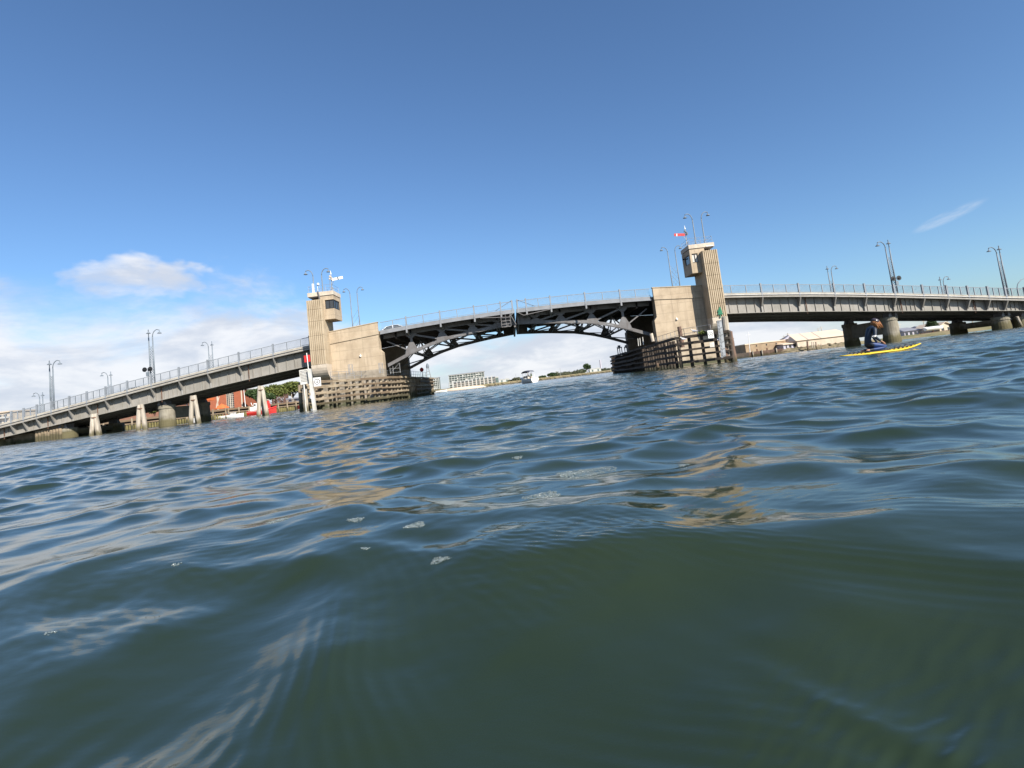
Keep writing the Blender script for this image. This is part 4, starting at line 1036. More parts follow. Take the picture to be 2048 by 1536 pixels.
# grass mound
m = MB(); c = at(1480, 705, 150); m.ball((c.x + 1, 152, .6), 6.0, 20, 10, (1.1, .8, .42)); tag(m.build('grass_mound', M['grass'], smooth=True), 'green grassy mound behind the quay', 'mound', kind='structure')
# far shore
bank('far_ground', 'far low shore across the harbour', [(-60, 330), (-20, 330), (20, 360), (62, 410), (140, 470), (800, 700), (900, 2500), (-900, 2500), (-500, 700), (-130, 420)], 1.6, M['soil'])
m = MB()
pl = [(-62, 329.0), (-20, 328.8), (20, 358.8), (62, 408.8), (140, 468)]
for (a, b), (c, d) in zip(pl[:-1], pl[1:]):
    n = int(math.hypot(c - a, d - b)/1.1)
    for i in range(n):
        f = i/n; x, y = a + (c - a)*f, b + (d - b)*f
        m.ball((x, y - random.uniform(0, 1.2), random.uniform(.1, .9)), random.uniform(.6, 1.0), 6, 4, (1, .8, .75))
tag(m.build('seawall_rocks', M['rubble']), 'long low wall of piled rocks along the far shore', 'rocks', kind='stuff')
m = MB(); c = at(926, 781, 318); m.ball((c.x, 324, .2), 9, 18, 6, (1.5, .6, .16)); tag(m.build('sand_beach', M['cream_roof'], smooth=True), 'small pale sandy beach before the townhouses', 'beach', kind='structure')

# ------------------------------------------------------------------ left side: wharf, walls, brick buildings
def wharf(a, b, label, ztop=1.75, group=None):
    a = Vector((*a, 0)); b = Vector((*b, 0)); d = (b - a); L_ = d.length; d.normalize()
    t = thing('timber_wharf', label, 'wharf', a, group)
    off = Vector((d.y, -d.x, 0)); off = off if off.y < 0 else -off
    m = MB(); m.bar(a + Vector((0, 0, ztop - .14)), b + Vector((0, 0, ztop - .14)), .5, .34); m.build('cap_beam', M['timber_plank'], t)
    m = MB(); m.bar(a + off*.1 + Vector((0, 0, ztop - .72)), b + off*.1 + Vector((0, 0, ztop - .72)), .2, .2); m.build('waler', M['timber_plank'], t)
    n = int(L_/2.0)
    for i in range(n + 1):
        c = a + d*L_*i/n + off*.28; m = MB(); m.tube([(c.x, c.y, -1), (c.x, c.y, ztop + random.uniform(-.1, .25))], .14, 8); m.build('pile', M['timber'], t)
    m = MB(); n = int(L_/.42)
    for i in range(n):
        c = a + d*(i + .5)*.42 - off*.05; m.tube([(c.x, c.y, -1), (c.x, c.y, random.uniform(.62, .86)), (c.x, c.y, random.uniform(.95, 1.1))], [.19, .18, .04], 7)
    m.build('sheet_piling', M['sheet'], t); return t
M['sheet'] = mat('weedy_sheet_piling', (.20, .17, .07), (.13, .115, .045), 1.5, .9, bump=.5, bscale=6, fine=.4, tide=.1)
wharf((-75, 91), (-51.8, 99.5), 'weathered timber wharf with weedy piling behind the round concrete pier')
wharf((-51.6, 99.6), (-44.2, 112), 'timber wharf edge behind the white launch')
wharf((-44.0, 112.2), (-36.9, 112.7), 'low timber wharf edge running behind the red tug boat to the sunlit fender')
m = MB()
for i in range(9):
    x0 = -61.6 + i*.38; m.tube([(x0, 71.2, -1), (x0, 71.2, 1.35)], .21, 10)
m.box(-61.7, -58.2, 71.3, 71.6, 1.36, 1.75)
tag(m.build('sheet_pile_wall', M['sheet_tan'] if 'sheet_tan' in M else M['timber_plank']), 'short tan ribbed sheet pile wall beside the low concrete pier', 'wall')
m = MB(); m.box(-90, -61.0, 73.0, 86.5, -1.5, 1.2); m.box(-90, -66.0, 72.2, 72.99, -1.5, .75)
tag(m.build('abutment_wall', M['old_concrete']), 'dark concrete abutment wall under the low end of the long span', 'wall')
m = MB(); m.box(77.0, 98, 73.5, 87, -1.5, 2.6); tag(m.build('abutment_wall', M['old_concrete']), 'dark concrete abutment wall under the landward end beyond the paddler', 'wall')

def frame_of(u0, u1, vb, vt, Y):
    """x range, base height and top height seen between two pixel columns"""
    a, b = at(u0, vb, Y), at(u1, vb, Y); c = at((u0 + u1)/2, vt, Y); return a.x, b.x, c.z
# orange brick building with the tall gridded window
Y = 138; x1 = at(485, 800, Y).x; x0 = x1 - 9.0; zt = at(480, 779.5, Y).z
t = thing('brick_building', 'orange brick building with a tall gridded window behind the boats', 'building', (x0, Y, 1.55))
wx0, wx1 = at(452.5, 800, Y).x, at(468, 800, Y).x
m = MB()
m.box(x0, wx0, Y, Y + 10, 1.0, zt); m.box(wx1, x1, Y, Y + 10, 1.0, zt); m.box(wx0, wx1, Y + 9, Y + 10, 1.0, zt); m.build('wall', M['brick'], t)
m = MB(); m.box(x0 - .2, x1 + .25, Y - .25, Y + 10.2, zt, zt + .35); m.build('roof', M['wall_pale'], t)
m = MB(); m.box(x1 - .28, x1 + .02, Y - .08, Y - .005, 1.0, zt - .01); m.box(x0 + 2.6, x0 + 2.9, Y - .08, Y - .005, 1.0, zt - .01); m.build('corner_trim', M['cream_wall'], t)
m = MB(); m.box(wx0, wx1, Y + .2, Y + .25, 1.2, zt - .5); w = m.build('window', M['glass'], t)
m = MB()
for f in (0, .25, .47, .53, .75, 1): m.box(lerp(wx0, wx1, f) - .05, lerp(wx0, wx1, f) + .05, Y + .08, Y + .18, 1.2, zt - .5)
for i in range(11): z = lerp(1.2, zt - .5, i/10); m.box(wx0, wx1, Y + .085, Y + .175, z - .035, z + .035)
m.build('window_frame', M['cap'], w)
m = MB(); m.box(wx0, wx1, Y + .1, Y + .3, zt - .49, zt); m.build('lintel', M['lavender'], t)
# old low brick wing
Y = 150; x0, x1, zt = frame_of(222, 420, 840, 806, Y)
t = thing('brick_shed', 'long low old red brick shed behind the timber wharf', 'building', (x0, Y, 1.5))
m = MB(); m.box(x0, x1, Y, Y + 8, .8, zt - 1.0); m.build('wall', M['brick_old'], t)
m = MB(); m.prism([(Y - .3, zt - 1.0), (Y + 4, zt + 1.2), (Y + 8.3, zt - 1.0)], 'x', x0 - .2, x1); m.build('roof', M['brick_old'], t)
for i in range(5):
    xx = lerp(x0, x1, .12 + .17*i); m = MB(); m.box(xx, xx + .9, Y - .03, Y + .02, 1.4, 2.5); m.build('window', M['glass'], t)
Y = 118; p = at(409, 799, Y); q = at(370, 806, Y)
t = thing('orange_shed_roof', 'small open shelter with an orange roof edge beyond the shaded pier column', 'shelter', (q.x, Y, 1.5))
m = MB(); m.box(q.x, p.x, Y, Y + 4, p.z - .3, p.z + .3); m.build('roof', M['orange'], t)
m = MB(); m.box(q.x - 2.2, q.x + .9, Y - .1, Y - .01, p.z - .38, p.z - .05); m.build('fascia', M['white'], t)
for xx in (q.x + .2, p.x - .2):
    m = MB(); m.box(xx - .08, xx + .08, Y + .3, Y + .46, 1.5, p.z - .31); m.build('post', M['lamp'], t)
# white apartment house at the far left, seen over the deck
Y = 165; x1 = at(19, 830, Y).x; zt = at(10, 825, Y).z; x0 = x1 - 14
t = thing('apartment_house', 'white apartment house with two window bands above the low end of the bridge', 'building', (x0, Y, 1.5))
m = MB(); m.box(x0, x1, Y, Y + 9, 1.0, zt); m.build('wall', M['cap'], t)
m = MB(); m.box(x0 - .3, x1 + .3, Y - .4, Y + 9.3, zt, zt + .4); m.build('roof', M['cream_wall'], t)
for r in (0, 1):
    m = MB(); m.box(x0, x1 + (1.0 if r else 0), Y - 1.0, Y - .01, zt - 1.75 - r*1.9, zt - 1.25 - r*1.9); m.build('balcony', M['white_old'], t)
    for i in range(5):
        xx = x1 - 1.7 - i*1.6; m = MB(); m.box(xx, xx + .9, Y - .03, Y + .02, zt - 1.2 - r*1.9, zt - .5 - r*1.9); m.build('window', M['glass'], t)
# grey kiosk by the trees
Y = 128; x0, x1, zt = frame_of(576, 603, 815, 795, Y)
t = thing('grey_kiosk', 'small grey kiosk with pale posts under the olive trees', 'kiosk', (x0, Y, 1.5))
m = MB(); m.box(x0 + .2, x1 - .2, Y + .2, Y + 3, 1.4, zt - .3); m.build('wall', M['lavender'], t)
m = MB(); m.box(x0 - .2, x1 + .2, Y - .4, Y + 3.3, zt - .3, zt); m.build('roof', M['roof_grey'], t)
for xx in (x0, (x0 + x1)/2, x1):
    m = MB(); m.box(xx - .07, xx + .07, Y - .3, Y - .16, 1.4, zt - .31); m.build('post', M['cap'], t)
m = MB(); m.box(x0 + .9, x0 + 1.7, Y + .17, Y + .21, 1.7, zt - .7); m.build('window', M['glass'], t)
a = at(491.5, 818, 122); b = at(487.5, 779, 122); m = MB(); m.tube([(a.x, 122, 1.5), (b.x, 122, b.z)], [.09, .05], 8); m.ball((b.x, 122, b.z + .05), .09, 6, 4); tag(m.build('flagpole', M['white']), 'bare white flagpole between the brick building and the trees', 'flagpole')
a = at(585, 808, 126); b = at(583, 788, 126); m = MB(); m.tube([(a.x, 126, 1.5), (b.x, 126, b.z)], .06, 7); tag(m.build('light_pole', M['cap']), 'slim pale pole before the grey kiosk', 'pole')
# orange market umbrella and a leaning closed one
p = at(444, 817, 118)
t = thing('orange_umbrella', 'wide open orange canvas umbrella on the wharf before the brick building', 'umbrella', (p.x, 118, 1.55))
m = MB(); m.lathe([(1.45, 0), (1.42, .18), (.8, .62), (.12, .95), (.03, 1.05)], (p.x, 118, p.z), 10); m.build('canopy', M['orange'], t)
m = MB(); m.tube([(p.x, 118, 1.5), (p.x, 118, p.z + .9)], .05, 7); m.build('pole', M['white'], t)
a = at(433, 811, 117); b = at(438.5, 793, 117); m = MB(); m.tube([(a.x - .25, 117, 1.5), a, lerp(a, b, .5), b], [.05, .10, .17, .05], 9); tag(m.build('closed_umbrella', M['cream_wall']), 'closed cream umbrella leaning against the orange brick wall', 'umbrella')
for u, v, lab in ((432, 823, 'orange cloth awning low on the wharf at the shaded pier column'), ):
    p = at(u, v, 114); m = MB(); m.prism([(p.x - .7, p.z - .35), (p.x + .75, p.z - .35), (p.x + .6, p.z + .2), (p.x - .3, p.z + .35)], 'y', 113.5, 115); tag(m.build('canvas_awning', M['orange']), lab, 'awning')

# ------------------------------------------------------------------ trees
def leaves(m, c, R, n, size, squash=(1, 1, 1), shell=.55):
    for _ in range(n):
        v = Vector((random.gauss(0, 1), random.gauss(0, 1), random.gauss(0, 1))).normalized()*(random.uniform(shell, 1.0) if random.random() < .8 else random.uniform(0, 1))*R
        p = Vector((c[0] + v.x*squash[0], c[1] + v.y*squash[1], c[2] + v.z*squash[2]))
        a = Vector((random.gauss(0, 1), random.gauss(0, 1), random.gauss(0, .7))).normalized(); b = a.cross(Vector((random.gauss(0, 1), random.gauss(0, 1), random.gauss(0, 1)))).normalized()
        s = size*random.uniform(.6, 1.3); o = len(m.v)
        m.v += [tuple(p - a*s), tuple(p + b*s*.6), tuple(p + a*s), tuple(p - b*s*.6)]; m.f.append((o, o+1, o+2, o+3))
def tree(u, vtop, Y, w, label, leaf, z0=1.5, n=4200, lobes=9, trunk=.3, size=.26, group=None, name='tree', squat=.75):
    top = at(u, vtop, Y); x = top.x; H = top.z - z0
    t = thing(name, label, 'tree', (x, Y, z0), group)
    R = w/2; m = MB(); tr = MB()
    tr.tube([(x, Y, z0 - .2), (x + .1, Y, z0 + H*.25), (x - .05, Y, z0 + H*.5)], [trunk, trunk*.75, trunk*.5], 9)
    for k in range(lobes):
        a = 2*PI*k/lobes + random.uniform(-.3, .3); d = R*random.uniform(.25, .72)
        rr = R*random.uniform(.36, .52); cz = z0 + H - rr*squat - random.uniform(0, .38)*H*(d/R)
        c = (x + d*math.cos(a), Y + d*math.sin(a)*.8, max(cz, z0 + H*.42))
        leaves(m, c, rr, n//lobes, size, (1, 1, squat))
        tr.tube([(x, Y, z0 + H*.3), lerp(Vector((x, Y, z0 + H*.45)), Vector(c), .6), c], [trunk*.5, trunk*.3, .03], 6)
    leaves(m, (x, Y, z0 + H - R*.5*squat), R*.5, n//lobes, size, (1, 1, squat))
    m.build('crown', leaf, t, fix=False); tr.build('trunk', M['bark'], t, smooth=True)
    return t
tree(548, 768, 140, 8.0, 'broad olive green tree above the red tug boat', M['leaf_olive'], n=5200)
tree(583, 762, 143, 7.5, 'broad olive green tree above the grey kiosk', M['leaf_olive'], n=5000)
tree(512, 777, 136, 5.6, 'dark green bushy tree beside the white flagpole', M['leaf_dark'], n=4200, trunk=.2)
tree(531, 787, 133, 4.2, 'small dark green tree between the flagpole tree and the tug', M['leaf_dark'], n=2600, trunk=.15)
m = MB()
for k in range(26):
    p = at(random.uniform(540, 578), 806, 137); x = p.x; m.tube([(x, 137 + random.uniform(-1, 1), 1.4), (x + random.uniform(-.6, .6), 137, 3.2 + random.uniform(0, 1.2))], [.10, .05], 5)
leaves(m, (at(558, 803, 137).x, 138, 2.6), 1.6, 700, .16, (1.6, .8, .7)); tag(m.build('reddish_hedge', M['bark'], fix=False), 'reddish bare stemmed hedge under the olive trees', 'hedge')
tree(309, 815, 140, 3.0, 'small olive bush behind the timber wharf', M['leaf_olive'], n=1100, lobes=5, trunk=.12, size=.2)
tree(221, 834, 128, 1.6, 'tiny yellow green bush at the end of the timber wharf', M['leaf_olive'], n=500, lobes=4, trunk=.08, size=.14)

# ------------------------------------------------------------------ boats
def hull_mesh(L, B, D, fb, nst=14):
    """stations from the stern (-L/2) to the bow (+L/2): half sections mirrored"""
    secs = []
    for i in range(nst + 1):
        f = i/nst; x = -L/2 + L*f; b = B/2*(1 - max(0, (f - .45)/.55)**2.2) if f < 1 else .02; b = max(b, .02)
        sh = fb*(1 + .45*max(0, f - .3)**1.6); kz = -D*(1 - max(0, (f - .7)/.3)**2)
        xx = x + .0; rake = .25*L*.2*max(0, f - .6)
        secs.append([(xx + rake, -b, sh), (xx + rake*.7, -b*.93, sh*.45), (xx + rake*.3, -b*.72, -.02), (xx, 0, kz), (xx + rake*.3, b*.72, -.02), (xx + rake*.7, b*.93, sh*.45), (xx + rake, b, sh)])
    return secs
def boat(name, label, cat, loc, rot, L, B, fb, hullm, extras, group=None):
    t = thing(name, label, cat, (0, 0, 0), group)
    m = MB(); m.strip(hull_mesh(L, B, .35, fb)); m.build('hull', hullm, t)
    extras(t)
    t.location = loc; t.rotation_euler = (0, 0, rot); return t
def tug(t):
    m = MB(); m.strip([[(x, -.03 - b, z), (x, -.10 - b, z + .06), (x, -.03 - b, z + .12)] for x, b, z in [(-3.1, 1.1, .62), (0, 1.12, .66), (1.2, 1.0, .74), (2.2, .7, .86)]]); m.build('rubbing_strake', M['white'], t)
    m = MB(); m.box(-1.3, 1.2, -.75, .75, .6, 1.55); m.box(-.6, .7, -.6, .6, 1.55, 2.2); c = m.build('wheelhouse', M['white'], t, bevel=.06)
    for x in (-.35, .15, .5):
        m = MB(); m.box(x - .15, x + .15, -.62, -.595, 1.7, 2.05); m.build('window', M['glass'], c)
    m = MB(); m.tube([(-.9, 0, 1.5), (-1.25, 0, 2.4)], .06, 7); m.box(.9, 1.3, -.2, .2, 1.55, 2.0); m.build('mast', M['white'], t)
    m = MB(); m.box(1.55, 2.2, -.3, .3, .75, 1.9); m.lathe([(.32, 1.9), (.3, 2.25), (.12, 2.5)], (1.85, 0, 0), 10); m.build('funnel', M['hull_red'], t)
    m = MB(); m.lathe([(.28, 2.5), (.34, 2.62), (.1, 2.7)], (1.85, 0, 0), 10); m.build('funnel_cap', M['cap'], t)
    m = MB(); m.strip([[(x, -b, z), (x, b, z), (x, b, z + .22), (x, -b, z + .22)] for x, b, z in [(2.0, .85, .80), (2.8, .5, .95), (3.4, .1, 1.12)]]); m.build('foredeck', M['hull_red'], t)
    m = MB(); m.box(-3.0, -2.1, -.5, .5, .6, 1.05); m.box(-2.8, -2.3, -.4, .4, 1.05, 1.35); m.build('yellow_drum', M['yellow'], t)
    for i in range(7):
        pass
    m = MB(); m.tube([(-3.0, -1.0, 1.0), (-1.4, -1.05, 1.0)], .02, 5)
    for x in (-3.0, -2.2, -1.4): m.tube([(x, -1.02, .6), (x, -1.02, 1.0)], .02, 5)
    m.build('rail', M['white'], t)
p = at(517, 826, 104)
boat('tug_boat', 'red hulled tug boat with a white wheelhouse and a yellow drum, moored at the wharf', 'boat', (p.x, 104, 0), .10, 6.4, 2.4, .85, M['hull_red'], tug)
def launch(t):
    m = MB(); m.box(-2.4, -1.5, -.6, .6, .5, 1.5); c = m.build('cabin', M['white'], t, bevel=.06)
    for y in (-.615,):
        m = MB(); m.box(-2.2, -1.7, y, y + .02, 1.0, 1.3); m.build('window', M['glass'], c)
    m = MB(); m.strip([[(x, -r, .5), (x, -r*.8, .5 + h*.7), (x, 0, .5 + h), (x, r*.8, .5 + h*.7), (x, r, .5)] for x, r, h in [(-1.0, .1, .1), (-.6, .5, .45), (0, .55, .55), (.4, .35, .3), (.7, .05, .08)]]); m.build('boat_cover', M['orange'], t, smooth=True)
    m = MB()
    for x in np.linspace(-1.2, 2.2, 8): m.tube([(x, -.75, .5), (x, -.75, 1.1)], .02, 5); 
    m.tube([(-1.2, -.75, 1.1), (2.2, -.7, 1.15)], .02, 5); m.tube([(-1.2, -.75, .82), (2.2, -.7, .85)], .015, 5); m.build('rail', M['galv'], t)
    m = MB(); m.box(.9, 1.7, -.4, .4, .5, .95); m.build('engine_box', M['wall_pale'], t)
    m = MB(); m.tube([(-2.9, 0, .5), (-3.0, 0, 1.9)], .03, 6); m.build('mast', M['white'], t)
p = at(452, 836, 100)
boat('white_launch', 'low white launch with an orange boat cover behind the shaded pier column', 'boat', (p.x, 100, 0), .04, 6.2, 1.9, .55, M['white'], launch)
p = at(401, 846, 98)
def plain(t):
    m = MB(); m.box(-.5, .3, -.35, .35, .35, .6); m.build('thwart', M['wall_pale'], t)
boat('white_dinghy', 'small white dinghy end between the raking piles and the shaded pier column', 'boat', (p.x, 98, .05), 1.2, 2.8, 1.3, .75, M['white'], plain)
def redboat(t):
    m = MB(); m.strip([[(x, -b, z), (x, b, z), (x, b, z + .12), (x, -b, z + .12)] for x, b, z in [(-1.4, .62, -.02), (0, .66, -.02), (1.1, .3, -.02)]]); m.build('boot_stripe', M['white'], t)
p = at(602.5, 818, 108)
boat('red_dinghy', 'small red dinghy with a white waterline tucked behind the end of the sunlit fender', 'boat', (p.x, 108, .05), -1.0, 2.4, 1.2, .75, M['hull_red'], redboat)

# motor cruiser under way beneath the span
def cruiser(t):
    m = MB(); m.box(-1.6, .9, -.95, .95, .80, .84); m.build('deck', M['cap'], t)
    m = MB(); m.strip([[(x, -b, z), (x, b, z), (x, b, z + .25), (x, -b, z + .25)] for x, b, z in [(.7, .9, .85), (1.6, .75, .95), (2.5, .35, 1.02)]]); m.build('foredeck', M['white'], t)
    m = MB()
    m.bar((.75, -.85, .9), (.35, -.8, 1.45), .05, .05); m.bar((.75, .85, .9), (.35, .8, 1.45), .05, .05)
    m.hexa([(.72, -.84, 1.0), (.72, .84, 1.0), (.70, .84, 1.0), (.70, -.84, 1.0), (.38, -.8, 1.45), (.38, .8, 1.45), (.36, .8, 1.45), (.36, -.8, 1.45)]); m.build('windscreen', M['glass'], t)
    m = MB(); m.strip([[(x, y, z + .0 - .10*abs(y)) for y in (-.95, -.5, 0, .5, .95)] + [(x, y, z + .10 - .10*abs(y)) for y in (.95, .5, 0, -.5, -.95)] for x, z in [(-1.25, 2.35), (-.8, 2.5), (-.1, 2.55), (.6, 2.42), (1.0, 2.15)]]); m.build('canopy', M['navy'], t)
    for s in (-1, 1):
        for a, b in ((-1.2, -1.2), (.7, .5), (-.5, -.4)):
            m = MB(); m.tube([(a, s*.92, .85), (b, s*.9, 2.35)], .025, 6); m.build('canopy_pole', M['white'], t)
    m = MB(); m.box(-2.05, -1.65, -.22, .22, .25, 1.15); m.box(-2.0, -1.8, -.06, .06, -.3, .25); m.build('outboard_motor', M['white'], t, bevel=.05)
    m = MB(); m.box(-1.9, -1.55, .35, .75, .2, .72); m.box(-1.9, -1.55, -.9, -.5, .2, .72); m.build('swim_step', M['lavender'], t)
    m = MB(); m.box(-.9, -.5, -.7, -.2, .84, 1.25); m.box(-.9, -.5, .2, .7, .84, 1.25); m.build('seat', M['cap'], t)
BOAT_P = at(1057, 766, 122); BOAT_ROT = PI/2 + .62
BOAT = boat('motor_cruiser', 'white motor cruiser with a navy sun canopy heading away under the span', 'boat', (BOAT_P.x, 122, .12), BOAT_ROT, 4.9, 2.1, .82, M['white'], cruiser)

# ------------------------------------------------------------------ right shore: quay, sheds, houses
Y = 117.5
t = thing('quay_wall', 'dark quay wall that turns into a slatted timber fence beside the piles', 'wall', (at(1474, 716, Y).x, Y, 0))
a = at(1468, 720, Y); b = at(1499, 716, Y); m = MB(); m.box(a.x, b.x, Y, Y + 1.5, -1, at(1485, 706, Y).z); m.build('wall', M['tarred'], t)
m = MB(); n = 34
for i in range(n):
    u = 1499 + i*2.0; v = 704.5 - i*.235 ; p = at(u, v, Y); zb_ = -.6 if i < 20 else lerp(-.6, .7, (i - 20)/14); w = .075
    m.box(p.x - w, p.x + w, Y + .05, Y + .2, zb_, p.z + random.uniform(-.04, .06))
for v0, v1 in ((708, 700),): m.bar(at(1497, v0, Y + .3), at(1567, v1, Y + .3), .12, .2)
m.build('slat_fence', M['pile_red'], t)
for u, vt in ((1505, 702), (1523.5, 700), (1552, 696)):
    p = at(u, vt, Y - .15); m = MB(); m.tube([(p.x, Y - .15, -.8), (p.x, Y - .15, p.z)], .13, 8); m.build('pile', M['pile'], t)
a = at(1518, 715, Y - .4); b = at(1572, 702, Y - .4); m = MB(); m.bar(a, b, .25, .22); tag(m.build('fallen_beam', M['pile_red']), 'long fallen timber beam lying against the slatted fence', 'timber')
# tan brick shed
Y = 134; x0, x1 = at(1491.5, 700, Y).x, at(1572, 690, Y).x; zt = at(1530, 685.5, Y).z
t = thing('brick_store', 'long low tan brick store with small dark windows', 'building', (x0, Y, 1.1))
m = MB(); m.box(x0, x1, Y, Y + 9, .2, zt); m.build('wall', M['brick_tan'], t)
m = MB(); m.box(x0 - .1, x1, Y - .15, Y + 9.1, zt, zt + .22); m.build('roof', M['cream_roof'], t)
for u, v in ((1513, 691.5), (1533, 689.3), (1552.5, 687.3)):
    p = at(u, v, Y); m = MB(); m.box(p.x - .13, p.x + .13, Y - .04, Y + .02, p.z - .2, p.z + .2); m.build('window', M['black'], t)
for u, v in ((1514, 700), (1534, 698), (1550.5, 695)):
    p = at(u, v, Y); m = MB(); m.box(p.x - .17, p.x + .17, Y - .05, Y + .02, p.z - .35, p.z + .25); m.build('hatch', M['rust'], t)
# cream gabled shed
Y = 130; xa, xb, xc = at(1571, 698, Y).x, at(1596, 695, Y).x, at(1706, 680, Y).x; ze = at(1650, 675.5, Y).z
t = thing('gabled_shed', 'large cream shed with a broad cream roof beside the shaded pier column', 'building', (xb, Y, 1.1))
m = MB(); m.box(xb, xc, Y, Y + 12, .2, ze); m.build('wall', M['cream_wall'], t)
rid = at(1640, 662, Y + 5).z
m = MB(); m.add([(xb - .3, Y - .3, ze), (xc, Y - .3, ze), (xc, Y + 6, rid), (xb + 1.2, Y + 6, rid), (xb - .3, Y + 12.3, ze), (xc, Y + 12.3, ze)], [(0, 1, 2, 3), (3, 2, 5, 4), (0, 3, 4), (1, 5, 2), (0, 4, 5, 1)]); r = m.build('roof', M['cream_roof'], t)
for u in (1624, 1650):
    x = at(u, 670, Y).x; m = MB(); m.bar((x - 1.2, Y - .32, ze + .05), (x - 1.2 + 1.4, Y + 6, rid + .04), .05, .05); m.build('roof_seam', M['lavender'], r)
m = MB(); m.prism([(xb - .6, rid - 1.05), (xb + .7, rid - 1.05), (xb + .9, rid - .15)], 'y', Y + 4.6, Y + 5.4); m.build('roof_vent', M['lavender'], r)
m = MB(); m.box(xa, xb - .01, Y + .8, Y + 10, .2, ze - .55); m.build('annexe', M['lavender'], t)
m = MB(); m.add([(xa - .2, Y + .5, ze - .54), (xb - .31, Y + .5, ze - .54), (xb - .31, Y + 10, ze + .3), (xa - .2, Y + 10, ze + .05), (xa - .2, Y + .5, ze - .40), (xb - .31, Y + .5, ze - .36), (xb - .31, Y + 10, ze + .5), (xa - .2, Y + 10, ze + .2)], [(0, 1, 2, 3), (4, 5, 6, 7), (0, 1, 5, 4), (1, 2, 6, 5), (2, 3, 7, 6), (3, 0, 4, 7)]); m.build('annexe_roof', M['cream_roof'], t)
for u, v, w in ((1580, 690, .25), (1588.5, 688.5, .3), (1572.5, 692, .12)):
    p = at(u, v, Y + .8); m = MB(); m.box(p.x - w, p.x + w, Y + .75, Y + .82, p.z - .55, p.z + .22); m.build('window', M['black'], t)
for u, vb, vt, r, lab in ((1614.5, 700, 682.5, .17, 'thickest of the old grey piles standing before the cream shed'), (1623.5, 699, 683.5, .09, 'first thin old pile right of the thickest one before the cream shed'), (1627.5, 698, 684, .09, 'middle thin old pile of the three before the cream shed'), (1631.5, 697.5, 684, .11, 'last thin old pile of the three before the cream shed'), (1642, 696, 687, .06, 'shortest old stake before the cream shed')):
    lone_pile(u + .4, vb, u, vt, 118, r, M['pile'] if r < .1 else M['pile_red'], lab, 'old piles on the shore')
a = at(1500, 705, 121); b = at(1496, 664, 121); m = MB(); m.tube([(a.x, 121, .8), b], [.09, .05], 8); m.bar((b.x - .5, 121, b.z - .6), (b.x + .5, 121, b.z - .55), .05, .05); tag(m.build('white_mast', M['white']), 'slender white mast with a short crossarm before the tan brick store', 'mast')
def power_pole(u, vb, vt, Y, label):
    a = at(u, vb, Y); b = at(u - (vb - vt)*.16, vt, Y); m = MB(); m.tube([(b.x, Y, 1), (b.x, Y, b.z)], [.16, .11], 7); m.bar((b.x - .9, Y, b.z - .5), (b.x + .9, Y, b.z - .5), .12, .12); m.bar((b.x - .6, Y, b.z - 1.2), (b.x + .6, Y, b.z - 1.2), .12, .12); tag(m.build('power_pole', M['pile']), label, 'power pole', 'timber power poles on the far side of the shore')
power_pole(1569, 680, 671, 230, 'short timber power pole behind the roof of the tan brick store')
power_pole(1577, 680, 666, 230, 'taller timber power pole behind the annexe of the cream shed')
power_pole(1643.5, 664, 653, 260, 'timber power pole behind the ridge of the cream shed')
power_pole(1637, 664, 656, 280, 'faint thin power pole beside the pole behind the cream shed ridge')
power_pole(1799.5, 668, 646, 170, 'timber power pole at the end of the grey roofed house')
power_pole(1848, 652, 636, 190, 'timber power pole between the houses and the pine')
power_pole(1895, 646, 634, 190, 'timber power pole behind the white gabled house')
power_pole(1943.5, 640, 625, 180, 'timber power pole seen in the gap over the shaded pier wall')
# houses
def house(u0, u1, vb, ve, vr, Y, depth, wall, roof, label, name='house', gable='y', wins=3):
    x0, x1 = at(u0, vb, Y).x, at(u1, vb, Y).x; um = (u0 + u1)/2; ze = at(um, ve, Y).z; zr = at(um, vr, Y + depth/2).z
    t = thing(name, label, 'house', (x0, Y, 1.1)); m = MB(); m.box(x0, x1, Y, Y + depth, .2, ze)
    if gable == 'x': m.prism([(x0, ze + .001), (x1, ze + .001), ((x0 + x1)/2, zr - .05)], 'y', Y, Y + depth)
    m.build('wall', wall, t)
    m = MB()
    if gable == 'y': m.add([(x0 - .3, Y - .4, ze), (x1 + .3, Y - .4, ze), (x1 - .9, Y + depth/2, zr), (x0 + .9, Y + depth/2, zr), (x0 - .3, Y + depth + .4, ze), (x1 + .3, Y + depth + .4, ze)], [(0, 1, 2, 3), (3, 2, 5, 4), (0, 3, 4), (1, 5, 2), (0, 4, 5, 1)])
    else:
        xm = (x0 + x1)/2
        for s in (x0 - .3, x1 + .3): m.prism([(s, ze - .05), (xm, zr), (xm, zr + .14), (s, ze + .09)], 'y', Y - .4, Y + depth + .4)
    m.build('roof', roof, t)
    for i in range(wins):
        xx = lerp(x0, x1, (i + .5)/wins); m = MB(); m.box(xx - .35, xx + .35, Y - .04, Y + .02, ze - 1.1, ze - .35); m.build('window', M['glass'], t)
    return t
house(1809, 1845, 668, 661, 653.5, 152, 8, M['lavender'], M['roof_grey'], 'low house with a long grey hipped roof beyond the dry bank', wins=4)
house(1843, 1858, 664, 657, 650, 158, 7, M['lavender'], M['roof_grey'], 'small grey roofed house directly left of the pine', wins=2)
house(1862, 1883, 661, 656, 651, 162, 7, M['wall_pale'], M['roof_grey'], 'low grey roofed house just right of the pine', wins=2)
house(1880, 1905, 662, 652, 644.5, 150, 9, M['cream_wall'], M['cream_roof'], 'pale gabled house at the edge of the dark pier column', gable='x', wins=2)
house(1796, 1809, 671, 665, 662, 155, 5, M['roof_grey'], M['roof_grey'], 'tiny dark shed at the end of the row of houses', wins=1)
p = at(1868, 660, 140); m = MB(); m.strip(hull_mesh(4.6, 1.4, .25, .55)); 
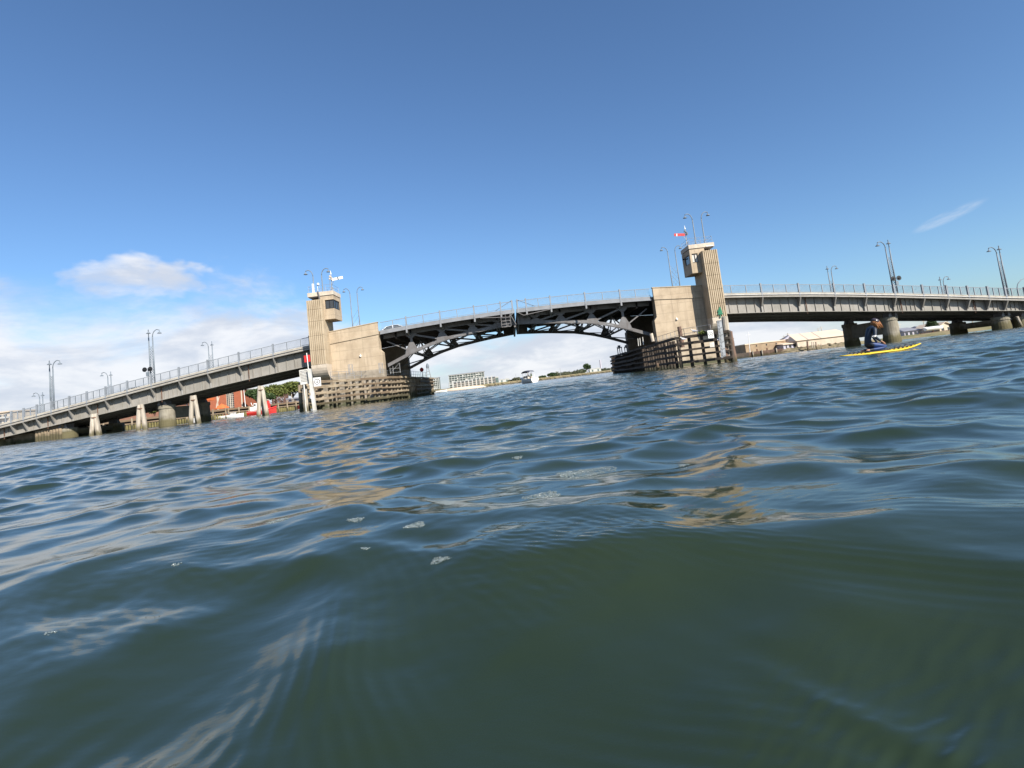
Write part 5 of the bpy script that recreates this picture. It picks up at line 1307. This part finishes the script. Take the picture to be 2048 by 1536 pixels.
o = m.build('white_rowboat', M['white']); tag(o, 'upturned white rowboat lying on the dry bank below the pine', 'boat'); o.location = (p.x, 140, p.z + .2); o.rotation_euler = (.3, 0, 0)
a = at(1838, 671, 127); b = at(1908, 662.5, 127); m = MB(); m.bar(a, b, .15, .75); n = 20
for i in range(n): q = lerp(a, b, i/(n-1)); m.box(q.x - .09, q.x + .09, 126.8, 126.91, -.2 if i % 4 == 0 else q.z - .4, q.z + .45)
tag(m.build('boundary_wall', M['rust']), 'low dark rusty wall along the dry bank', 'wall')
# pine
def pine(u, vtop, Y, w, label, leaf, z0=1.1):
    top = at(u, vtop, Y); x = top.x; H = top.z - z0; t = thing('pine_tree', label, 'tree', (x, Y, z0)); m = MB(); tr = MB(); tr.tube([(x, Y, z0 - .2), (x, Y, z0 + H)], [.25, .04], 8)
    k = 0; z = z0 + H*.18
    while z < z0 + H*.98:
        f = (z - z0)/H; R = w/2*(1.05 - f)**.75; nb = 7
        for i in range(nb):
            a = 2*PI*i/nb + k*.5; e = Vector((x + R*math.cos(a), Y + R*math.sin(a), z + .12*R)); tr.tube([(x, Y, z), e], [.05, .015], 5)
            for j in range(5): c = lerp(Vector((x, Y, z)), e, .35 + .16*j); leaves(m, c, .22 + .06*R, 22, .13, (1, 1, .55), 0)
        z += H*.075; k += 1
    m.build('crown', leaf, t, fix=False); tr.build('trunk', M['bark'], t); return t
pine(1861, 636, 150, 4.0, 'dark tiered pine standing among the grey roofed houses', M['leaf_dark'])

# ------------------------------------------------------------------ far shore seen under the span
M['far_white'] = mat('far_white_render', (.47, .47, .44), (.40, .40, .37), .2, .8)
M['far_glass'] = mat('green_grey_glazing', (.13, .17, .155), (.085, .11, .105), .5, .3)
M['far_red'] = mat('far_brown_panels', (.22, .16, .13), (.16, .13, .11), .5, .8)
def flats(u0, u1, vb, vt, Y, depth, rows, bays, label, name='apartment_block', solid=()):
    x0, x1 = at(u0, vb, Y).x, at(u1, vb, Y).x; um = (u0 + u1)/2; zt = at(um, vt, Y).z
    t = thing(name, label, 'apartment building', (x0, Y, 1.6))
    m = MB(); m.box(x0 + .3, x1 - .3, Y + .8, Y + depth, 1.0, zt - .2); m.build('glazing', M['far_glass'], t)
    m = MB(); h = (zt - 2.0)/rows
    for r in range(rows + 1): m.box(x0, x1, Y - .4, Y + .79, 1.6 + r*h - .22, 1.6 + r*h + .22)
    m.build('balcony', M['far_white'], t)
    m = MB()
    for b in range(bays + 1): x = lerp(x0, x1, b/bays); m.box(x - .16, x + .16, Y - .2, Y + .795, 1.6, zt)
    for r in range(rows):
        for b in range(bays):
            if random.random() < .33: xa = lerp(x0, x1, b/bays); xb = lerp(x0, x1, (b + random.choice((.5, 1)))/bays); m.box(xa + .17, xb - .17, Y + .3, Y + .78, 1.6 + r*h + .22, 1.6 + r*h + h*random.choice((.45, .78)))
    m.build('wall', M['far_white'], t)
    m = MB(); m.box(x0 - .3, x1 + .3, Y - .6, Y + depth + .3, zt, zt + .35); m.build('roof', M['roof_grey'], t)
    return t
flats(899.5, 971, 775, 746.5, 560, 14, 6, 13, 'long white and green apartment block with many balconies on the far shore')
flats(866, 880, 784, 755.5, 520, 12, 6, 4, 'narrow white apartment block partly hidden by the shaded fender')
t0 = None
def townhouse(u, vb, vt, Y, label, pale=False):
    w = at(u + 7.8, vb, Y).x - at(u, vb, Y).x; x = at(u, vb, Y).x; zt = at(u, vt, Y).z
    t = thing('townhouse', label, 'townhouse', (x, Y, 1.6), 'row of townhouses on the far shore')
    m = MB(); m.box(x + .9, x + w - .02, Y + .9, Y + 10, 1.0, zt - .5); m.build('wall', M['far_red'] if not pale else M['far_white'], t)
    m = MB(); m.box(x, x + .9, Y, Y + 1.2, 1.0, zt + .2); m.box(x - .8, x + 1.7, Y - .05, Y + 1.25, zt + .2, zt + .6); m.build('white_column', M['far_white'], t)
    for k in range(3):
        z = 1.8 + (zt - 2.2)*k/3; m = MB(); m.box(x + 1.2, x + w - .5, Y + .82, Y + .905, z + .5, z + (zt - 2.2)/3 - .3); m.build('window', M['far_glass'], t)
        m = MB(); m.box(x + .9, x + w - .1, Y + .1, Y + .89, z - .15, z + .15); m.build('balcony', M['far_white'], t)
    m = MB(); m.box(x + .5, x + w, Y + .4, Y + 10.2, zt - .5, zt - .2); m.build('roof', M['roof_grey'], t)
    return t
ords = ('first', 'second', 'third', 'fourth', 'fifth', 'sixth', 'seventh', 'eighth', 'ninth', 'tenth', 'eleventh')
for i in range(11):
    u = 906 + i*7.75; townhouse(u, 778 - i*.92, 765 - i*1.02 - (1.5 if i > 4 else 0), 440 + i*3, '%s townhouse with a white column, counted rightward along the far shore row' % ords[i])
def lowhouse(u0, u1, vb, vt, Y, label, wall):
    x0, x1 = at(u0, vb, Y).x, at(u1, vb, Y).x; zt = at((u0 + u1)/2, vt, Y).z; t = thing('low_building', label, 'building', (x0, Y, 1.6))
    m = MB(); m.box(x0, x1, Y, Y + 8, 1.0, zt - .8); m.build('wall', wall, t); n = max(2, int((x1 - x0)/5))
    m = MB()
    for i in range(n): a = lerp(x0, x1, i/n); b = lerp(x0, x1, (i + 1)/n); m.prism([(a, zt - .8), (b, zt - .8), ((a + b)/2, zt)], 'y', Y - .2, Y + 8.2)
    m.build('roof', M['far_white'], t)
    for i in range(n): a = lerp(x0, x1, (i + .5)/n); m = MB(); m.box(a - .7, a + .7, Y - .05, Y + .02, 2.2, zt - 1.4); m.build('window', M['far_glass'], t)
lowhouse(992, 998, 770, 752, 455, 'tall white end house of the townhouse row', M['far_white'])
lowhouse(999, 1020, 767, 756.5, 480, 'row of low white gabled units beyond the townhouses', M['far_white'])
lowhouse(1180, 1203, 746, 735.5, 520, 'pale low building beside the tall chimney on the far shore', M['far_white'])
lowhouse(1087, 1094, 757, 752.5, 470, 'tiny pale building between the trees behind the cruiser', M['wall_pale'])
tree(1033, 755, 430, 9, 'round olive tree on the far shore directly left of the cruiser', M['leaf_far'], n=900, lobes=6, size=.7, trunk=.3)
tree(1022, 760, 440, 6, 'low olive bush on the far shore beyond the white gabled units', M['leaf_far'], n=600, lobes=5, size=.6, trunk=.2)
tree(1084, 751, 455, 6, 'small dark tree on the far shore just right of the cruiser', M['leaf_dark'], n=600, lobes=5, size=.6, trunk=.2)
tree(1103, 745, 470, 8, 'taller dark tree at the start of the far treeline', M['leaf_dark'], n=900, lobes=6, size=.65, trunk=.3)
tree(1172, 727, 540, 8, 'tallest dark tree of the far shore, left of the chimney', M['leaf_dark'], n=1300, lobes=6, size=.7, trunk=.3, squat=1.3)
tree(1163, 738, 535, 9, 'rounded tree at the foot of the tallest far tree', M['leaf_dark'], n=800, lobes=6, size=.7, trunk=.3)
m = MB()
for i in range(46):
    u = random.uniform(1098, 1166); p = at(u, 755 - (u - 1100)*.125 + random.uniform(-1.5, 1.5), 480 + random.uniform(0, 40)); leaves(m, (p.x, p.y, random.uniform(2.2, 3.6)), random.uniform(1.8, 3.2), 70, .6, (1.3, 1, .8))
for i in range(26):
    u = random.uniform(1203, 1245); p = at(u, 743 - (u - 1203)*.12 + random.uniform(-1, 1.5), 520 + random.uniform(0, 40)); leaves(m, (p.x, p.y, random.uniform(2.0, 3.0)), random.uniform(1.6, 2.6), 60, .6, (1.3, 1, .8))
tag(m.build('treeline', M['leaf_far'], fix=False), 'low dark line of trees along the far shore', 'treeline', kind='stuff')
a = at(1203, 748, 560); b = at(1200, 720, 560); m = MB(); m.tube([(b.x, 560, 1.5), (b.x, 560, b.z)], [1.0, .75], 12); tag(m.build('chimney', M['lavender']), 'tall grey chimney beyond the pale low building on the far shore', 'chimney')
for u, v, lab in ((1120, 737, 'thin light mast above the far treeline'), (1031, 748, 'thin light mast above the round far tree'), (897, 766, 'slim white light pole beside the long apartment block')):
    b = at(u, v, 460); m = MB(); m.tube([(b.x, 460, 1.5), (b.x, 460, b.z)], [.16, .1], 6); m.bar((b.x - .5, 460, b.z), (b.x + .5, 460, b.z), .2, .12); tag(m.build('light_mast', M['galv']), lab, 'mast')
p = at(881, 782.5, 260); boat('white_runabout', 'small white runabout at the far shore beside the shaded fender', 'boat', (p.x, 260, .1), .1, 6.0, 1.8, .7, M['white'], plain)

# ------------------------------------------------------------------ people
M['skin'] = mat('skin', (.42, .22, .14), (.36, .18, .11), 8, .6)
M['wet_navy'] = mat('dark_navy_wetsuit', (.010, .020, .038), (.007, .013, .026), 6, .55)
M['wet_blue'] = mat('blue_leggings', (.012, .045, .17), (.010, .035, .13), 6, .55)
M['hair'] = mat('auburn_hair', (.22, .085, .03), (.30, .14, .05), 14, .7, stretch=(1, 1, .3))
M['cap_cloth'] = mat('dark_cap_cloth', (.035, .028, .042), (.028, .022, .034), 9, .8)
def skin_body(name, joints, bones, parent, mats, pick, level=2):
    """one continuous body: joints {name: (x, y, z, radius)}, grown by a Skin modifier and then frozen"""
    names = list(joints); me = bpy.data.meshes.new(name)
    me.from_pydata([joints[k][:3] for k in names], [(names.index(a), names.index(b)) for a, b in bones], [])
    o = bpy.data.objects.new(name, me); COL.objects.link(o)
    sm = o.modifiers.new('s', 'SKIN'); sm.use_smooth_shade = True; sm.branch_smoothing = .6
    for i, k in enumerate(names):
        r = joints[k][3]; sv = me.skin_vertices[0].data[i]; sv.radius = (r, r) if not isinstance(r, tuple) else r; sv.use_root = (i == 0)
    ss = o.modifiers.new('d', 'SUBSURF'); ss.levels = level; ss.render_levels = level
    dg = bpy.context.evaluated_depsgraph_get(); ev = o.evaluated_get(dg); fm = bpy.data.meshes.new_from_object(ev)
    o.modifiers.clear(); o.data = fm; fm.name = name; bpy.data.meshes.remove(me)
    fm.materials.clear()
    for x in mats: fm.materials.append(x)
    for p in fm.polygons: p.material_index = pick(p.center); p.use_smooth = True
    o.parent = parent; return o
def fingers(m, wrist, tip, side, spread, up):
    """palm and five fingers from the wrist toward tip"""
    w = Vector(wrist); d = (Vector(tip) - w).normalized(); s = Vector(side).normalized(); u = Vector(up).normalized()
    k = w + d*.095
    m.strip([[w + s*a + u*b for a, b in ((-.028, -.013), (.028, -.013), (.028, .013), (-.028, .013))], [w + d*.05 + s*a + u*b for a, b in ((-.042, -.014), (.042, -.014), (.042, .014), (-.042, .014))], [k + s*a + u*b for a, b in ((-.042, -.011), (.042, -.011), (.042, .011), (-.042, .011))]])
    for i, (off, ln) in enumerate(((-.033, .068), (-.011, .080), (.011, .076), (.033, .060))):
        b = k + s*off - d*.01; dd = (d + s*off*spread).normalized()
        m.tube([b, b + dd*ln*.4 + u*.006, b + dd*ln*.75 - u*.004, b + dd*ln - u*.018], [.0095, .009, .008, .006], 7)
    b = w + d*.035 - s*.036; dd = (d*.75 - s*.7).normalized(); m.tube([b, b + dd*.035, b + dd*.065 + d*.012], [.011, .0105, .008], 7)
# board and the kneeling paddler: built at the origin facing +x, then set on the water
PY = 18.0
BX = at(1760.5, 700, PY).x
t = thing('paddle_board', 'yellow rescue paddle board with dark looped hand ropes, floating in front of the bridge', 'paddle board', (0, 0, 0))
nst = 22; secs = []
for i in range(nst + 1):
    f = i/nst; x = -1.33 + 2.66*f; b = .285*max(.05, (1 - abs(2*f - 1.0)**2.6))**.75; rk = .02 + .12*max(0, (f - .62)/.38)**1.8 + .035*max(0, (.2 - f)/.2)**1.5; th = .052*max(.25, 1 - abs(2*f - 1)**4)
    secs.append([(x, b*c, rk + (th*s if s > 0 else th*1.1*s)) for c, s in [(math.cos(a), math.sin(a)) for a in [2*PI*k/14 for k in range(14)]]])
m = MB(); m.strip(secs); m.build('deck', M['yellow_b'] if 'yellow_b' in M else M['yellow'], t, smooth=True)
def top_z(x): f = (x + 1.33)/2.66; return .02 + .12*max(0, (f - .62)/.38)**1.8 + .035*max(0, (.2 - f)/.2)**1.5 + .05
for s in (-1, 1):
    for (a, b, n) in ((-.98, -.50, 4), (.28, 1.05, 5)):
        m = MB(); pts = []
        for i in range(n*8 + 1):
            f = i/(n*8); x = lerp(a, b, f); bb = .285*max(.05, (1 - abs(x/1.33)**2.6))**.75*.86; pts.append((x, s*bb, top_z(x) - .012 + .055*abs(math.sin(f*n*PI))))
        m.tube(pts, .014, 6); m.build('hand_rope', M['black'], t)
m = MB(); m.box(-.55, .22, -.2, .2, top_z(0) - .006, top_z(0) + .012); m.build('knee_pad', M['navy'], t, bevel=.005)
m = MB(); m.prism([(-1.12, -.02), (-.98, -.02), (-1.1, -.17), (-1.17, -.17)], 'y', -.008, .008); m.build('fin', M['black'], t)
t.location = (BX, PY, .015); t.rotation_euler = (0, -.005, 0)
t = thing('person', 'person in dark wetsuit and cap kneeling with bowed head on the yellow board', 'person', (0, 0, 0))
J = {}
zk = .085
J['pelvis'] = (-.38, 0, zk + .28, (.155, .13))
J['waist'] = (-.35, 0, zk + .44, (.125, .115))
J['chest'] = (-.25, 0, zk + .62, (.155, .125))
J['upper'] = (-.16, 0, zk + .735, (.125, .10))
J['neck'] = (-.085, 0, zk + .80, .055)
J['skull'] = (-.035, 0, zk + .865, .085)
J['crown'] = (.01, 0, zk + .93, .085)
J['face'] = (.055, 0, zk + .855, .062)
for s, n in ((-1, 'r'), (1, 'l')):
    J['hip'+n] = (-.36, s*.11, zk + .20, .115)
    J['thigh'+n] = (-.12, s*.15, zk + .165, .098)
    J['knee'+n] = (.10, s*.17, zk + .09, .072)
    J['shin'+n] = (-.14, s*.165, zk + .055, .058)
    J['ankle'+n] = (-.40, s*.14, zk + .045, .04)
    J['toe'+n] = (-.55, s*.14, zk + .03, .03)
    J['sh'+n] = (-.17, s*.185, zk + .70, .072)
J['elbr'] = (-.27, -.27, zk + .44, .050); J['wrr'] = (-.075, -.24, zk + .275, .034)
J['elbl'] = (.02, .27, zk + .47, .050); J['wrl'] = (.105, .22, zk + .22, .034)
bones = [('pelvis', 'waist'), ('waist', 'chest'), ('chest', 'upper'), ('upper', 'neck'), ('neck', 'skull'), ('skull', 'crown'), ('skull', 'face')]
for n in 'rl': bones += [('pelvis', 'hip'+n), ('hip'+n, 'thigh'+n), ('thigh'+n, 'knee'+n), ('knee'+n, 'shin'+n), ('shin'+n, 'ankle'+n), ('ankle'+n, 'toe'+n), ('upper', 'sh'+n), ('sh'+n, 'elb'+n), ('elb'+n, 'wr'+n)]
def pick(c):
    if c.z > zk + .80 and c.x > -.12: return 0
    for n in 'rl':
        if (c - Vector(J['wr'+n][:3])).length < .05: return 0
        if (c - Vector(J['toe'+n][:3])).length < .11: return 0
    if c.z < zk + .26 and c.x > -.30 and abs(c.y) > .03: return 2
    return 1
body = skin_body('body', J, bones, t, [M['skin'], M['wet_navy'], M['wet_blue']], pick)
m = MB(); fingers(m, J['wrr'][:3], (.06, -.20, zk + .17), (.25, -.95, .0), 6, (.55, .1, .8)); fingers(m, J['wrl'][:3], (.15, .17, zk + .12), (.2, .95, 0), 6, (.85, 0, .5))
m.build('hands', M['skin'], t, smooth=True)
m = MB(); hc = Vector((-.015, 0, zk + .915))
# hair: a bob that hangs forward over the cheek, with tapering strands
m.ball((-.03, 0, zk + .90), .118, 14, 10, (1, .95, 1.0))
for k in range(30):
    a = random.uniform(-1.5, 1.5); y = random.choice((-1, 1))*random.uniform(.055, .105); x0 = random.uniform(-.11, .06)
    p0 = Vector((x0, y, zk + .93 + random.uniform(-.05, .03))); m.tube([p0, p0 + Vector((.03, y*.25, -.09)), p0 + Vector((.09 + random.uniform(-.03, .05), y*.15, -.18 + random.uniform(-.05, .03)))], [.020, .024, .004], 6)
m.build('hair', M['hair'], t, smooth=True)
m = MB()
for s in (-1, 1): m.ball((.105, s*.033, zk + .875), .011, 6, 5)
m.build('eye', M['white'], t)
m = MB(); m.prism([(.105, zk + .875), (.148, zk + .842), (.108, zk + .838)], 'y', -.013, .013); m.build('nose', M['skin'], t, bevel=.004)
m = MB(); m.box(.098, .112, -.022, .022, zk + .812, zk + .820); m.build('mouth', M['hull_red'], t)
m = MB()                                              # cap, tilted with the bowed head
prof = [(.126, 0), (.128, .03), (.118, .07), (.085, .105), (.03, .12)]
R_ = Matrix.Rotation(.55, 3, 'Y'); cc = MB(); cc.lathe(prof, (0, 0, 0), 16)
cc.prism([(.05, -.006), (.21, -.012), (.21, 0), (.05, .006)], 'y', -.075, .075)
m.add([tuple(R_ @ Vector(v) + Vector((-.012, 0, zk + .925))) for v in cc.v], cc.f); cp = m.build('cap', M['cap_cloth'], t, smooth=False)
m = MB(); v = R_ @ Vector((-.035, -.124, .035)) + Vector((-.012, 0, zk + .925)); m.ball(v, .022, 8, 6, (1, .3, 1)); m.build('cap_badge', M['white'], cp)
m = MB(); m.hexa([(-.235, -.158, zk + .60), (-.115, -.152, zk + .575), (-.115, -.145, zk + .575), (-.235, -.145, zk + .60), (-.215, -.150, zk + .665), (-.10, -.142, zk + .64), (-.10, -.135, zk + .64), (-.215, -.14, zk + .665)]); m.build('chest_print', M['yellow'], t)
m = MB(); m.tube([(-.31, -.285, zk + .485), (-.295, -.283, zk + .45)], [.062, .062], 9); m.build('arm_band', M['white'], t)
t.location = (BX, PY, .015)
# two people sitting in the cruiser, and one working beside the black signal discs
def seated(loc, rot, mat_top, label, standing=False, scale=1.0):
    t = thing('person', label, 'person', (0, 0, 0)); h = .45 if not standing else .9
    K = {'pelvis': (0, 0, h, .14), 'chest': (.02, 0, h + .33, (.16, .12)), 'upper': (.02, 0, h + .47, .12), 'neck': (.03, 0, h + .56, .055), 'head': (.04, 0, h + .66, .085), 'top': (.04, 0, h + .74, .075)}
    for s, n in ((-1, 'r'), (1, 'l')):
        if standing: K['hip'+n] = (0, s*.1, h - .05, .1); K['knee'+n] = (.03, s*.11, .48, .07); K['foot'+n] = (0, s*.11, .06, .05)
        else: K['hip'+n] = (.05, s*.1, h - .02, .11); K['knee'+n] = (.42, s*.12, h, .075); K['foot'+n] = (.44, s*.12, .06, .05)
        K['sh'+n] = (.02, s*.18, h + .45, .065); K['elb'+n] = (.10, s*.24, h + .20, .045); K['wr'+n] = (.32, s*.2, h + .18, .032)
    b = [('pelvis', 'chest'), ('chest', 'upper'), ('upper', 'neck'), ('neck', 'head'), ('head', 'top')]
    for n in 'rl': b += [('pelvis', 'hip'+n), ('hip'+n, 'knee'+n), ('knee'+n, 'foot'+n), ('upper', 'sh'+n), ('sh'+n, 'elb'+n), ('elb'+n, 'wr'+n)]
    hz = h
    skin_body('body', K, b, t, [M['skin'], mat_top, M['navy']], lambda c: 0 if c.z > hz + .55 or (c.x > .26 and c.z > hz + .1) else (2 if c.z < hz + .06 else 1))
    m = MB()
    for s in (-1, 1): fingers(m, K['wr'+('r' if s < 0 else 'l')][:3], (.45, s*.18, h + .17), (0, 1, 0), 4, (0, 0, 1))
    m.build('hands', M['skin'], t, smooth=True)
    m = MB(); m.ball((.025, 0, h + .72), .105, 10, 7, (1, .95, .95)); m.build('hair', M['black'], t, smooth=True)
    t.location = loc; t.rotation_euler = (0, 0, rot); t.scale = (scale,)*3; return t
def in_boat(x, y, z): v = Matrix.Rotation(BOAT_ROT, 3, 'Z') @ Vector((x, y, z)); return (BOAT_P.x + v.x, 122 + v.y, .12 + v.z)
seated(in_boat(-.72, .45, .80), BOAT_ROT, M['black'], 'person in black sitting under the navy canopy of the cruiser')
seated(in_boat(-.72, -.45, .80), BOAT_ROT, M['leaf_dark'], 'person in dark green sitting under the navy canopy of the cruiser')

# ------------------------------------------------------------------ gulls on the dark fender
def gull(u, v, Y, rot, label):
    p = at(u, v, Y); t = thing('gull', label, 'gull', (0, 0, 0), 'gulls on the dark fender'); m = MB()
    m.strip([[(x, r*math.cos(a)*.8, z + r*math.sin(a)) for a in [2*PI*k/10 for k in range(10)]] for x, z, r in [(-.26, .17, .012), (-.14, .175, .06), (0, .18, .095), (.10, .20, .085), (.15, .26, .05), (.17, .31, .052), (.215, .325, .042), (.245, .32, .012)]]); m.build('body', M['white'], t, smooth=True)
    m = MB()
    for s in (-1, 1): m.strip([[(x, s*(y), z), (x, s*(y + .012), z), (x, s*(y + .006), z + h)] for x, y, z, h in [(.06, .07, .14, .10), (-.12, .06, .14, .08), (-.30, .015, .16, .02)]])
    m.build('wing', M['lavender'], t)
    m = MB(); m.tube([(.24, 0, .318), (.30, 0, .31)], [.014, .004], 6); m.build('beak', M['yellow'], t)
    for s in (-1, 1):
        m = MB(); m.tube([(0, s*.03, .1), (0, s*.03, 0)], .008, 5); m.build('leg', M['orange'], t)
    t.location = p; t.rotation_euler = (0, 0, rot); t.scale = (1.25,)*3; return t
gull(1389, 666.5, 53.2, 2.6, 'white gull on the top beam, left of the green weed')
gull(1437, 684.5, 52.6, 1.0, 'white gull on a lower beam between the ringed number sign and the depth gauge')
gull(1367, 682.5, 53.6, 3.4, 'white gull on the second beam under the thick brown post')
m = MB(); p = at(1405, 665, 53.5); leaves(m, (p.x, 53.5, p.z), .42, 420, .07, (1.1, .5, .45), 0); tag(m.build('weed_tuft', M['leaf_olive'], fix=False), 'green weed growing on the top beam of the dark fender', 'weed')

# ------------------------------------------------------------------ foam patches on the water
M['bubble'] = mat('foam_bubbles', (.26, .30, .30), (.14, .18, .18), 60, .12, spec=.9)
_b = M['bubble'].node_tree.nodes['Principled BSDF']; _b.inputs['Alpha'].default_value = .42
def foam(u, v, w, h, n, label):
    # where the line of sight first meets the waves
    def hit(u, v):
        d = CROT @ Vector((u - 1024 + SHX, 768 - v + SHY, -F_PX)); k = np.linspace(.3, 14, 900)/math.hypot(d.x, d.y)
        X, Y, Z = wave_at(d.x*k, d.y*k, k*math.hypot(d.x, d.y)*.006); below = np.nonzero(CAM_Z + d.z*k < Z)[0]
        q = k[below[0]] if len(below) else -CAM_Z/d.z
        return d.x*q, d.y*q
    cx, cy = hit(u, v); ex, ey = hit(u + w, v - w*.116); rx = max(abs(ex - cx), .01); gx, gy = hit(u, v + h); ry = max(min(abs(gy - cy), rx*.8), rx*.45)
    m = MB(); br = math.hypot(cx, cy)*.0013; n = int(n*1.7)
    xs = []; ys = []; rs = []
    for _ in range(n):
        a = random.uniform(0, 2*PI); q = math.sqrt(random.random())*(1 + .25*math.sin(3*a + u)); xs.append(cx + rx*q*math.cos(a)); ys.append(cy + ry*q*math.sin(a)); rs.append(br*random.uniform(.45, 1.3))
    X, Y, Z = wave_at(np.array(xs), np.array(ys), np.hypot(xs, ys)*math.log(5000/.03)/NRAD)
    for x, y, z, r in zip(X, Y, Z, rs): m.ball((x, y, z + r*.15), r, 7, 5, (1, 1, .8))
    tag(m.build('foam_patch', M['bubble'], smooth=True, fix=False), label, 'foam', 'patches of bubbles on the water')
foam(1085, 991, 34, 7, 260, 'dense oval patch of white bubbles in mid water below the cruiser')
foam(1170, 945, 55, 9, 420, 'widest long patch of white bubbles, behind the dense oval patch')
foam(827, 1056, 20, 10, 130, 'patch of bubbles at the tip of a dark reflection line')
foam(850, 1137, 17, 9, 80, 'round patch of bubbles lowest in the middle of the swell')
foam(709, 1046, 15, 6, 60, 'ragged patch of bubbles up-left of the round low one')
foam(543, 1045, 12, 5, 50, 'small patch of bubbles beside the tan reflection streak')
foam(722, 1108, 10, 5, 26, 'thin patch of bubbles under the brown reflection')
foam(114, 1269, 8, 4, 10, 'few bubbles alone in the lower left water')
foam(340, 1139, 9, 3, 14, 'little string of bubbles left of the tan reflections')
foam(1036, 917, 10, 4, 40, 'small bubble patch above the long curved reflection')
foam(1360, 931, 12, 4, 50, 'small bubble patch inside the tan tower reflection')
